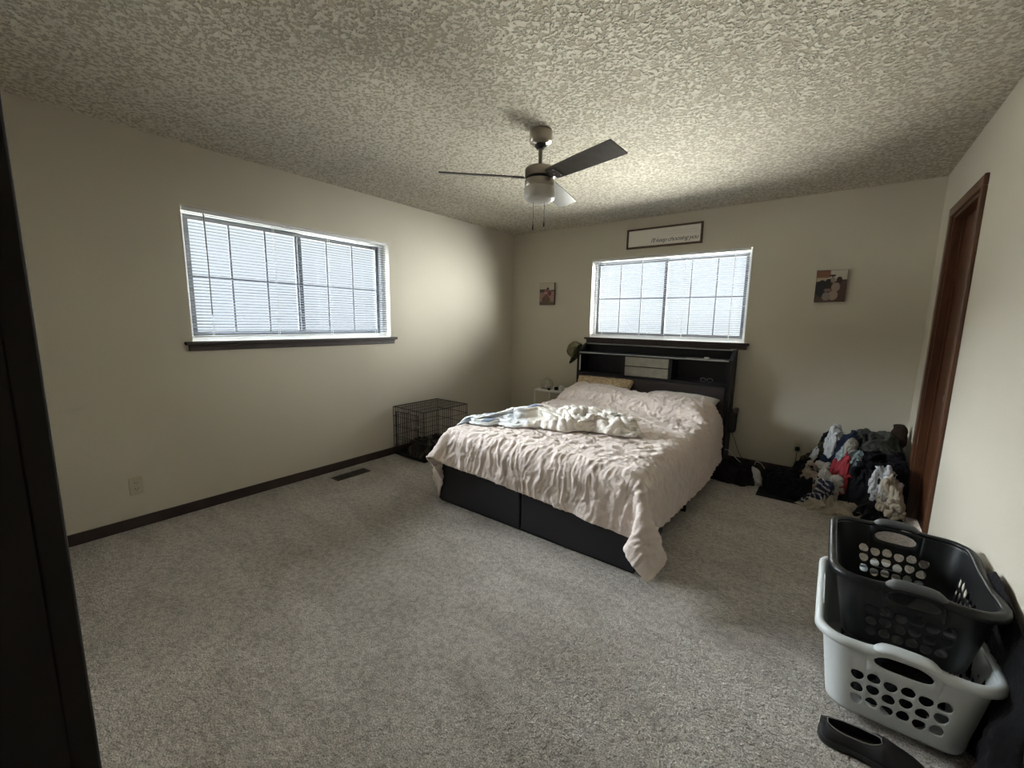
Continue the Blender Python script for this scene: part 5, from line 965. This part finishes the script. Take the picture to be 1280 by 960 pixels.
def garment(hp, name, label, cat, cx, cy, a, b, rot, thick, fold, seed, m, colfn=None, n=130, dirf=(3, 9), group=None, lump=.5):
    s, t_ = np.meshgrid(np.linspace(-1, 1, n), np.linspace(-1, 1, n))
    # square grid -> disc, then a ragged cloth outline
    x = s*np.sqrt(1-t_*t_/2); y = t_*np.sqrt(1-s*s/2); r = np.hypot(x, y); th = np.arctan2(y, x)
    rag = 1+.22*pn(np.cos(th)*1.5+seed*3.3, np.sin(th)*1.5, seed)+.10*pn(np.cos(th)*4, np.sin(th)*4+seed, seed+1)
    x = x*rag*a+.02*pn(x*5, y*5, seed+4); y = y*rag*b+.02*pn(x*9+3, y*9, seed+5)
    X = cx+x*math.cos(rot)-y*math.sin(rot); Y = cy+x*math.sin(rot)+y*math.cos(rot)
    X = np.clip(X, -9, hp.xmax-.004); Y = np.clip(Y, -9, hp.ymax-.004)
    H0 = hp.H; hp.H = hp.blur(6); base = hp.sample(X, Y); hp.H = H0; base = np.maximum(base, hp.sample(X, Y)*.98)
    edge = np.clip((1-r)/.22, 0, 1); edge = edge*edge*(3-2*edge)
    wx = x+.05*pn(x*7, y*7, seed+6); wy = y+.05*pn(x*7+5, y*7, seed+7)
    f = .62*ridge(wx*dirf[0]*2.0, wy*dirf[1]*1.4, seed+8)**1.5+.28*ridge(wx*17+wy*6, wy*24-wx*5, seed+9)+.14*ridge(wx*45, wy*40, seed+10)
    fold = fold*1.6
    z = base+.004+edge*(thick*(lump+ (1-lump)*(.5+.9*pn(x*6, y*6, seed+11)))+fold*f)
    z = np.maximum(z, base+.003)
    P = np.stack([X, Y, z], -1)
    # folds also push sideways on steep ground
    Nn = normals(P); Nn *= np.sign(Nn[..., 2:3]+1e-6); P2 = P+Nn*((f-.5)*fold*.8*edge)[..., None]*np.array([1, 1, .2])
    P2[..., 0] = np.minimum(P2[..., 0], hp.xmax-.003); P2[..., 1] = np.minimum(P2[..., 1], hp.ymax-.003); P2[..., 2] = np.maximum(P2[..., 2], base+.002)
    i = np.clip(((X-hp.x0)/hp.r).round().astype(int), 0, hp.nx-1); j = np.clip(((Y-hp.y0)/hp.r).round().astype(int), 0, hp.ny-1)
    np.maximum.at(hp.H, (j.ravel(), i.ravel()), z.ravel()); hp.H = hp.blur(1)
    cols = None
    if colfn is not None: cols = colfn(x/a, y/b, f)
    o = link(name, grid_mesh(name, P2, cols), m, None, True); solid(o, .004, 1)
    tag(o, label, cat, group); return o
def cloth_mat(name, c, c2=None, vs_=30): return mat(name, c, .92, bump=.9, bscale=45, bdist=.006, color2=c2, vscale=vs_, spec=.15)
M['c_black'] = cloth_mat('black_cotton', (.008, .008, .011)); M['c_black2'] = cloth_mat('worn_black_cotton', (.009, .009, .010)); M['c_navy'] = cloth_mat('navy_cotton', (.012, .017, .034))
M['c_slate'] = cloth_mat('dark_slate_cotton', (.020, .027, .036)); M['c_grey'] = cloth_mat('grey_green_knit', (.060, .064, .058)); M['c_olive'] = cloth_mat('dark_olive_cotton', (.035, .032, .018))
M['c_cream'] = cloth_mat('cream_cotton', (.44, .39, .31)); M['c_white'] = cloth_mat('white_tshirt_cotton', (.52, .53, .55)); M['c_beige'] = cloth_mat('beige_knit', (.30, .245, .20)); M['c_red'] = cloth_mat('faded_red_cotton', (.27, .035, .045))
M['c_teal'] = cloth_mat('dusty_teal_print', (.10, .17, .20), (.34, .36, .36), 40); M['c_greyw'] = cloth_mat('pale_grey_cotton', (.33, .31, .28)); M['c_brown'] = cloth_mat('dark_brown_wool', (.028, .018, .014))
M['c_stripe'] = attr_mat('navy_and_white_stripe', .9, .5, 220, .002); M['c_plaid'] = attr_mat('dark_plaid_fleece', .95, .5, 220, .002)

def base_fn(X, Y):
    m1 = .40*np.sqrt(np.clip(1-((X-3.80)/.42)**2-((Y+.12)/.58)**2, 0, None))
    m2 = .15*np.sqrt(np.clip(1-((X-3.54)/.30)**2-((Y+.27)/.46)**2, 0, None))
    return np.maximum(m1, m2)
hp = Heap(2.4, W, -1.2, 0, base_fn); hp.xmax = W-.018; hp.ymax = -.014
hp.H = hp.blur(14); hp.H = np.maximum(hp.H, 0)
# the heap underneath is itself a mass of dark clothes
def core():
    xs_ = np.linspace(3.05, W-.02, 110); ys_ = np.linspace(-.75, -.015, 100); X, Y = np.meshgrid(xs_, ys_)
    z = hp.sample(X, Y)-.004+.012*ridge(X*14, Y*9, 41)*(hp.sample(X, Y) > .03)
    z = np.where(hp.sample(X, Y) < .012, .001, z)
    o = link('clothes_heap', grid_mesh('clothes_heap', np.stack([X, Y, z], -1)), M['c_black'], None, True); tag(o, 'mass of black laundry at the bottom of the pile in the right corner', 'clothes')
core()
GAR = 'clothes in the corner laundry pile'
garment(hp, 'black_duffel_bag', 'black soft bag slumped on the carpet beside the bed', 'bag', 2.85, -.43, .19, .20, -.35, .10, .03, 1, M['c_black2'], lump=.7)
garment(hp, 'brown_cloth', 'dark brown cloth heap along the baseboard between bag and pile', 'clothes', 3.08, -.17, .15, .10, 0, .06, .02, 2, M['c_brown'], group=GAR)
garment(hp, 'white_cloth', 'small white cloth on the carpet between black bag and navy heap', 'cloth', 3.03, -.48, .05, .04, .4, .025, .015, 3, M['c_white'], n=50, group=GAR)
garment(hp, 'navy_sweater', 'bulky near-black sweater at the left end of the laundry pile', 'sweater', 3.235, -.48, .17, .18, .2, .12, .03, 4, M['c_black'], lump=.75, group=GAR)
garment(hp, 'dark_jeans', 'dark slate jeans on top of the pile against the wall', 'jeans', 3.66, -.20, .26, .17, .0, .08, .03, 6, M['c_slate'], group=GAR)
garment(hp, 'black_shirt', 'black shirt on the upper left slope of the pile', 'shirt', 3.43, -.19, .11, .12, .3, .14, .025, 5, M['c_black2'], group=GAR)
garment(hp, 'black_hoodie', 'large black hoodie covering the right front of the pile', 'hoodie', 3.76, -.46, .21, .20, .1, .06, .03, 7, M['c_black'], group=GAR)
garment(hp, 'grey_tshirt', 'grey-green t-shirt draped over the top right of the pile', 't-shirt', 3.74, -.29, .17, .13, -.1, .035, .02, 8, M['c_grey'], group=GAR)
garment(hp, 'olive_shirt', 'dark olive shirt low on the left side of the pile', 'shirt', 3.38, -.31, .085, .11, .6, .05, .025, 9, M['c_olive'], n=70, group=GAR)
garment(hp, 'navy_shorts', 'dark blue garment in the middle of the pile below the white sleeve', 'shorts', 3.53, -.36, .12, .10, .3, .05, .02, 10, M['c_navy'], n=70, group=GAR)
garment(hp, 'white_tshirt', 'white shirt sleeve poking out near the top of the pile', 'shirt', 3.50, -.27, .045, .085, -.5, .04, .03, 12, M['c_white'], n=70, group=GAR)
garment(hp, 'teal_print_shirt', 'dusty teal printed shirt on the middle slope of the pile', 'shirt', 3.60, -.47, .085, .07, -.3, .035, .02, 13, M['c_teal'], n=60, group=GAR)
garment(hp, 'grey_sock', 'pale grey sock above the teal print shirt', 'sock', 3.61, -.42, .035, .030, .2, .02, .015, 14, M['c_greyw'], n=40, group=GAR)
garment(hp, 'red_shirt', 'faded red shirt crumpled in the middle of the pile', 'shirt', 3.53, -.55, .09, .08, .2, .06, .025, 15, M['c_red'], n=70, group=GAR)
garment(hp, 'beige_sweater', 'beige knitted sweater rolled up left of the red shirt', 'sweater', 3.41, -.56, .085, .085, .5, .05, .035, 16, M['c_beige'], group=GAR)
garment(hp, 'pale_cloth', 'pale crumpled cloth between the red shirt and cream bedding', 'cloth', 3.50, -.63, .08, .06, .1, .04, .02, 17, M['c_greyw'], n=60, group=GAR)
def stripes(u, v, f):
    c = np.empty(u.shape+(3,)); c[:] = (.012, .016, .05); c[(np.abs(((u*3.2+v*1.5) % 1)-.5) < .13)] = (.42, .42, .44); return c
garment(hp, 'cream_sheet', 'long cream sheet lying on the carpet along the front of the pile', 'sheet', 3.58, -.755, .26, .07, -.06, .03, .028, 19, M['c_cream'], n=120, group=GAR)
garment(hp, 'striped_shirt', 'navy and white striped shirt at the front of the pile', 'shirt', 3.43, -.685, .10, .055, .2, .03, .02, 18, M['c_stripe'], stripes, group=GAR)
garment(hp, 'black_cloth', 'small black cloth tucked between the beige sweater and the striped shirt', 'cloth', 3.34, -.66, .06, .05, .3, .03, .02, 25, M['c_black'], n=60, group=GAR)
garment(hp, 'white_cloth', 'small white scrap of cloth on the olive shirt at the pile left', 'cloth', 3.38, -.30, .035, .022, .5, .015, .012, 26, M['c_white'], n=40, group=GAR)
garment(hp, 'grey_cloth', 'thin pale cloth strip just above the beige sweater', 'cloth', 3.45, -.40, .055, .018, -.6, .015, .012, 27, M['c_greyw'], n=50, group=GAR)
garment(hp, 'black_clothing', 'black garment on the carpet at the foot of the door casing', 'clothes', 3.80, -.78, .12, .08, .1, .05, .02, 20, M['c_black2'], n=60, group=GAR)
garment(hp, 'white_towel', 'folded white towel lying below the black hoodie', 'towel', 3.82, -.63, .09, .055, -.1, .05, .03, 21, M['c_white'], group=GAR)
garment(hp, 'cream_shirt', 'cream shirt bunched beside the door casing', 'shirt', 3.85, -.72, .075, .085, .5, .06, .035, 22, M['c_cream'], group=GAR)
# tall dark roll in the corner
bm = bmesh.new(); rs_ = np.linspace(0, 1, 26)
add_tube(bm, [(3.885+.012*math.sin(9*t_), -.20+.015*math.cos(7*t_), .02+.585*t_) for t_ in rs_], [.052*(1+.12*math.sin(17*t_)+.10*math.sin(41*t_))*(1 if t_ < .93 else .75) for t_ in rs_], 18)
for v in bm.verts: v.co.x = min(v.co.x+.006*math.sin(v.co.z*60+v.co.y*40), W-.02)
o = obj('rolled_blanket', bm, M['c_brown'], None, True); tag(o, 'tall dark roll standing upright in the right back corner', 'roll')

# bedding in the dog crate
hc = Heap(0, .6, -2.1, -1.2, lambda X, Y: np.full(X.shape, .0115)); hc.xmax = CX1-.012; hc.ymax = CY1-.012
def plaid(u, v, f):
    c = np.empty(u.shape+(3,)); c[:] = (.018, .016, .013); k = pn(u*5, v*5, 77) > .18; c[k] = (.16, .14, .10); return c
o = garment(hc, 'crate_blanket', 'dark mottled blanket crumpled inside the dog crate', 'blanket', .25, -1.67, .195, .255, 0, .055, .055, 33, M['c_plaid'], plaid, n=110)
for v in o.data.vertices: v.co.x = max(v.co.x, CX0+.014); v.co.y = max(v.co.y, CY0+.016)

# ---------------------------------------------------------------- laundry baskets
def basket(name, label, x0, x1, y0, y1, z0, z1, m, mgrip, tap=.035, mrim=None):
    Wb, Lb, Hb = x1-x0, y1-y0, z1-z0; cx_, cy_ = (x0+x1)/2, (y0+y1)/2
    t = thing(name, label, 'laundry basket', (cx_, cy_, z0), 'stacked laundry baskets')
    rc = .07
    def perim(w, l, r):
        segs = []; ws, ls = w-2*r, l-2*r
        return [('f', ws), ('c', 0), ('s', ls), ('c', 1), ('b', ws), ('c', 2), ('l', ls), ('c', 3)]
    def pt(side, f, h):     # f in 0..1 along the side, h in 0..1 up
        k = tap*(1-h); w, l = Wb-2*k, Lb-2*k; r = rc-.25*k; hx, hy = w/2-r, l/2-r; z = z0+Hb*h
        if side == 'f': p = (-hx+2*hx*f, -hy-r)
        elif side == 's': p = (hx+r, -hy+2*hy*f)
        elif side == 'b': p = (hx-2*hx*f, hy+r)
        elif side == 'l': p = (-hx-r, hy-2*hy*f)
        else:
            k_ = int(side); cxy = [(hx, -hy), (hx, hy), (-hx, hy), (-hx, -hy)][k_]; a = -PI/2+k_*PI/2+f*PI/2
            p = (cxy[0]+r*math.cos(a), cxy[1]+r*math.sin(a))
        return Vector((cx_+p[0], cy_+p[1], z))
    bm = bmesh.new()
    def cell(side, f0, f1, h0, h1, hole=None, ns=4, nt=4):
        bnd = [(f0+(f1-f0)*i/ns, h0) for i in range(ns)]+[(f1, h0+(h1-h0)*i/nt) for i in range(nt)]+[(f1-(f1-f0)*i/ns, h1) for i in range(ns)]+[(f0, h1-(h1-h0)*i/nt) for i in range(nt)]
        if hole is None:
            for i in range(ns):
                for j in range(nt):
                    q = [(f0+(f1-f0)*(i+a)/ns, h0+(h1-h0)*(j+b)/nt) for a, b in ((0, 0), (1, 0), (1, 1), (0, 1))]
                    bm.faces.new([bm.verts.new(pt(side, *c)) for c in q])
            return
        nb = len(bnd); fc_, hc_ = (f0+f1)/2, (h0+h1)/2+hole.get('dh', 0)*(h1-h0); ring = []
        for (f, h) in bnd:
            a = math.atan2((h-(h0+h1)/2)/(h1-h0), (f-fc_)/(f1-f0)); ca, sa = math.cos(a), math.sin(a)
            rx, ry = hole['rx']*(f1-f0), hole['ry']*(h1-h0)
            e = 2/hole.get('p', 2.6); px = math.copysign(abs(ca)**e, ca); py = math.copysign(abs(sa)**e, sa)
            if hole['kind'] == 1 and py < 0: px *= 1-.45*abs(py)**1.5
            if hole['kind'] == 2 and py > 0: px *= 1-.45*abs(py)**1.5
            ring.append((fc_+px*rx, hc_+py*ry))
        midr = [((a[0]+b[0])/2, (a[1]+b[1])/2) for a, b in zip(bnd, ring)]
        for A, B in ((bnd, midr), (midr, ring)):
            for i in range(nb):
                j = (i+1) % nb; bm.faces.new([bm.verts.new(pt(side, *c)) for c in (A[i], A[j], B[j], B[i])])
    rows = [0, .14, .31, .48, .65]
    for side, ncol in (('f', 6), ('b', 6), ('s', 9), ('l', 9)):
        mg = .015
        cell(side, 0, mg, 0, .14, ns=1); cell(side, 1-mg, 1, 0, .14, ns=1)
        for c in range(ncol):
            f0, f1 = mg+(1-2*mg)*c/ncol, mg+(1-2*mg)*(c+1)/ncol
            cell(side, f0, f1, 0, .14)
            for r_ in range(3):
                h0, h1 = rows[r_+1], rows[r_+2]
                cell(side, f0, f1, h0, h1, dict(rx=.42, ry=.39, kind=1+((c+r_) % 2), dh=.13 if c % 2 else -.06))
            cell(side, f0, f1, .65, .80) if side in 'sl' or not (ncol//2-2 <= c < ncol//2+2) else None
            cell(side, f0, f1, .80, 1.0) if side in 'sl' or not (ncol//2-2 <= c < ncol//2+2) else None
        for r_ in range(3):
            cell(side, 0, mg, rows[r_+1], rows[r_+2], ns=1); cell(side, 1-mg, 1, rows[r_+1], rows[r_+2], ns=1)
        for (a, b) in ((0, mg), (1-mg, 1)): cell(side, a, b, .65, .80, ns=1); cell(side, a, b, .80, 1.0, ns=1)
        if side in 'fb':
            c0, c1 = mg+(1-2*mg)*(ncol//2-2)/ncol, mg+(1-2*mg)*(ncol//2+2)/ncol
            cell(side, c0, c1, .65, 1.0, dict(rx=.40, ry=.26, kind=2, dh=.10, p=3.5), ns=16, nt=8)
    for k_ in '0123':
        for (h0, h1) in ((0, .14), (.14, .31), (.31, .48), (.48, .65), (.65, .80), (.80, 1.0)): cell(k_, 0, 1, h0, h1, ns=8)
    # floor of the basket
    loop = []
    for s_ in ('f', '0', 's', '1', 'b', '2', 'l', '3'):
        for i in range(8): loop.append(pt(s_, i/8, 0))
    c0 = bm.verts.new((cx_, cy_, z0))
    lv = [bm.verts.new(p) for p in loop]
    for i in range(len(lv)): bm.faces.new((lv[i], lv[(i+1) % len(lv)], c0))
    bmesh.ops.remove_doubles(bm, verts=bm.verts[:], dist=.0006)
    o = obj('basket_body', bm, m, t, True); solid(o, .0028, 0)
    # rolled rim
    bm = bmesh.new(); loop = []
    for s_ in ('f', '0', 's', '1', 'b', '2', 'l', '3'):
        k = 24
        for i in range(k):
            f = i/k; p = pt(s_, f, 1.0)
            if s_ in 'fb': p.z += .016*math.exp(-((f-.5)/.26)**4)
            if s_ in 'sl': p.z -= .012*math.exp(-((f-.5)/.30)**4)
            loop.append((p, s_))
    L_ = len(loop); prof = [(-.003, -.004), (-.003, .004), (.004, .008), (.014, .008), (.021, .003), (.023, -.006), (.023, -.018), (.020, -.018), (.019, -.006), (.012, .001), (.003, .001)]
    rings = []
    for i, (p, s_) in enumerate(loop):
        tdir = (loop[(i+1) % L_][0]-loop[i-1][0]); nrm = Vector((tdir.y, -tdir.x, 0)).normalized()
        rings.append([bm.verts.new(p+nrm*a+Vector((0, 0, b))) for a, b in prof])
    for i in range(L_):
        A, B = rings[i], rings[(i+1) % L_]
        for k in range(len(prof)): bm.faces.new((A[k], A[(k+1) % len(prof)], B[(k+1) % len(prof)], B[k]))
    obj('rim', bm, mrim or m, t, True)
    for s_ in 'fb':
        bm = bmesh.new(); pts = []
        for i in range(17):
            f = .22+.56*i/16; p = pt(s_, f, 1.0); n_ = Vector((0, -1, 0)) if s_ == 'f' else Vector((0, 1, 0)); p += n_*.010; p.z += .016*math.exp(-((f-.5)/.26)**4)+.004
            pts.append(p)
        e = [.35, .75]+[1]*13+[.75, .35]
        rings = []
        for p, k in zip(pts, e): rings.append([bm.verts.new(p+Vector((0, .024*k*math.cos(a), .013*k*math.sin(a)))) for a in np.linspace(0, 2*PI, 14, endpoint=False)])
        for A, B in zip(rings, rings[1:]):
            for k in range(14): bm.faces.new((A[k], A[(k+1) % 14], B[(k+1) % 14], B[k]))
        bm.faces.new(rings[0]); bm.faces.new(rings[-1])
        obj('handle', bm, mgrip, t, True)
    return t
basket('laundry_basket', 'white plastic laundry basket on the carpet, lower of the stacked pair', 3.497, 3.918, -2.79, -2.20, .035, .315, M['white_plastic'], M['white_plastic'])
basket('laundry_basket', 'black plastic laundry basket nested on top of the white one', 3.515, 3.915, -2.715, -2.185, .255, .505, M['black_plastic'], M['grip'], tap=.04)
# clothes in the white basket under the black one
hw = Heap(3.4, 4.0, -2.9, -2.1, lambda X, Y: np.full(X.shape, .04)); hw.xmax = 3.865; hw.ymax = -2.26
o = garment(hw, 'dark_clothes', 'dark clothes filling the bottom of the white laundry basket', 'clothes', 3.708, -2.49, .145, .215, 0, .10, .03, 51, M['c_black2'])
# dark jacket squeezed between the baskets and the wall
def jacket():
    s, h = np.meshgrid(np.linspace(0, 1, 110), np.linspace(0, 1, 110))
    y = -2.22-.66*s-.05*(h-.5)-.02*pn(s*4, h*3, 61)
    top_ = .30+.23*np.clip(s/.35, 0, 1)**.7-.16*np.clip(s-.5, 0, 1)
    z = .012+(top_-.012)*(1-h)
    lo_ = np.clip((.34-z)/.10, .15, 1)
    out = .004+lo_*.022*np.clip(1-np.abs(z-.12)/.30, 0, 1)+lo_*.018*ridge(s*9+.5*pn(h*2, s*2, 62), h*2.2, 63)+lo_*.008*ridge(s*20, h*6, 64)+lo_*.035*np.clip(s-.80, 0, 1)/.2*np.clip(h*2-.5, 0, 1)
    e = np.clip(np.minimum(np.minimum(s, 1-s), np.minimum(h*.8, 1))/.05, 0, 1)
    return np.stack([W-.020-out*e, y, z], -1)
o = link('black_jacket', grid_mesh('black_jacket', jacket()), M['c_black2'], None, True); solid(o, .004, 0); tag(o, 'black jacket hanging down between the laundry baskets and the wall', 'jacket')

# footwear -----------------------------------------------------------------
def slipper(loc, rz, label, length=.27):
    t = thing('slip_on_shoe', label, 'shoe', (*loc, 0), 'black shoes by the laundry baskets')
    Rm = Matrix.Translation((*loc, 0)) @ Matrix.Rotation(rz, 4, 'Z')
    def half(s): return .040+.016*math.exp(-((s-.72)/.28)**2)-.004*math.exp(-((s-.4)/.15)**2)
    def outline(s): 
        e = 1.0
        if s > .80: e = math.sqrt(max(0, 1-((s-.80)/.20)**2))
        if s < .12: e = math.sqrt(max(0, 1-((.12-s)/.12)**2))
        return half(s)*e
    S = np.concatenate([np.linspace(0, .12, 7), np.linspace(.16, .8, 12), np.linspace(.83, 1, 8)])
    bm = bmesh.new(); A = []
    for z, k in ((.001, .96), (.012, 1.03), (.024, 1.03), (.026, .98)):
        L1 = [(s*length, outline(s)*k) for s in S]+[(s*length, -outline(s)*k) for s in S[::-1][1:-1]]
        A.append([bm.verts.new((x, y, z)) for x, y in L1])
    for a, b in zip(A, A[1:]):
        for i in range(len(a)): bm.faces.new((a[i], a[(i+1) % len(a)], b[(i+1) % len(a)], b[i]))
    bm.faces.new(A[0][::-1]); bm.faces.new(A[-1])
    bmesh.ops.transform(bm, matrix=Rm, verts=bm.verts); obj('sole', bm, M['black_rubber'], t, True)
    def mouth(x): return 0.0 if (x < .07 or x > .60) else min(.030*math.sqrt(max(0, 1-((x-.335)/.265)**2)), outline(x)*.97-.010)
    def ht(x): return .058+.012*math.exp(-((x-.62)/.10)**2)+.010*math.exp(-(x/.10)**2)-.034*max(0, (x-.62)/.38)**1.3
    bm = bmesh.new(); rings = []; ms = []
    S2 = sorted(set([float(x) for x in S[1:-1]]+[.07, .0701, .59, .60]))
    for x in S2:
        w = outline(x)*.97; mo_ = max(0.0, mouth(x)); row = []
        for sg in (-1, 1):
            half_ = []
            for k in np.linspace(0, 1, 8):
                y = w+(mo_-w)*k**1.7; z = .022+(ht(x)-.022)*math.sin(k*PI/2)**.8; half_.append((x*length, sg*y, z))
            row += half_ if sg < 0 else half_[::-1]
        rings.append([bm.verts.new(p) for p in row]); ms.append(mo_)
    for q in range(len(rings)-1):
        for i in range(15):
            if i == 7 and (ms[q] > 0 or ms[q+1] > 0): continue
            bm.faces.new((rings[q][i], rings[q][i+1], rings[q+1][i+1], rings[q+1][i]))
    bmesh.ops.remove_doubles(bm, verts=bm.verts[:], dist=.0003)
    bmesh.ops.transform(bm, matrix=Rm, verts=bm.verts); o = obj('upper', bm, M['black_suede'], t, True); solid(o, .003, -1)
    tt = [x for x in np.linspace(.085, .585, 16)]
    loop = [Rm @ Vector((x*length, mouth(x), ht(x)+.001)) for x in tt]+[Rm @ Vector((x*length, -mouth(x), ht(x)+.001)) for x in tt[::-1]]
    obj('piping', tube(loop, .0018, 6, closed=True), M['grey_edge2'], t, True)
    return t
M['black_rubber'] = mat('black_rubber', (.010, .010, .011), .55); M['black_suede'] = mat('black_suede', (.014, .013, .015), .8, bump=.4, bscale=200, bdist=.001); M['grey_edge2'] = mat('grey_piping', (.16, .16, .15), .6)
slipper((3.515, -2.885), math.radians(4), 'black slip-on shoe in front of the white basket, nearest the open carpet')
slipper((3.69, -2.968), math.radians(2), 'second black slip-on shoe, nearest the right wall', .25)
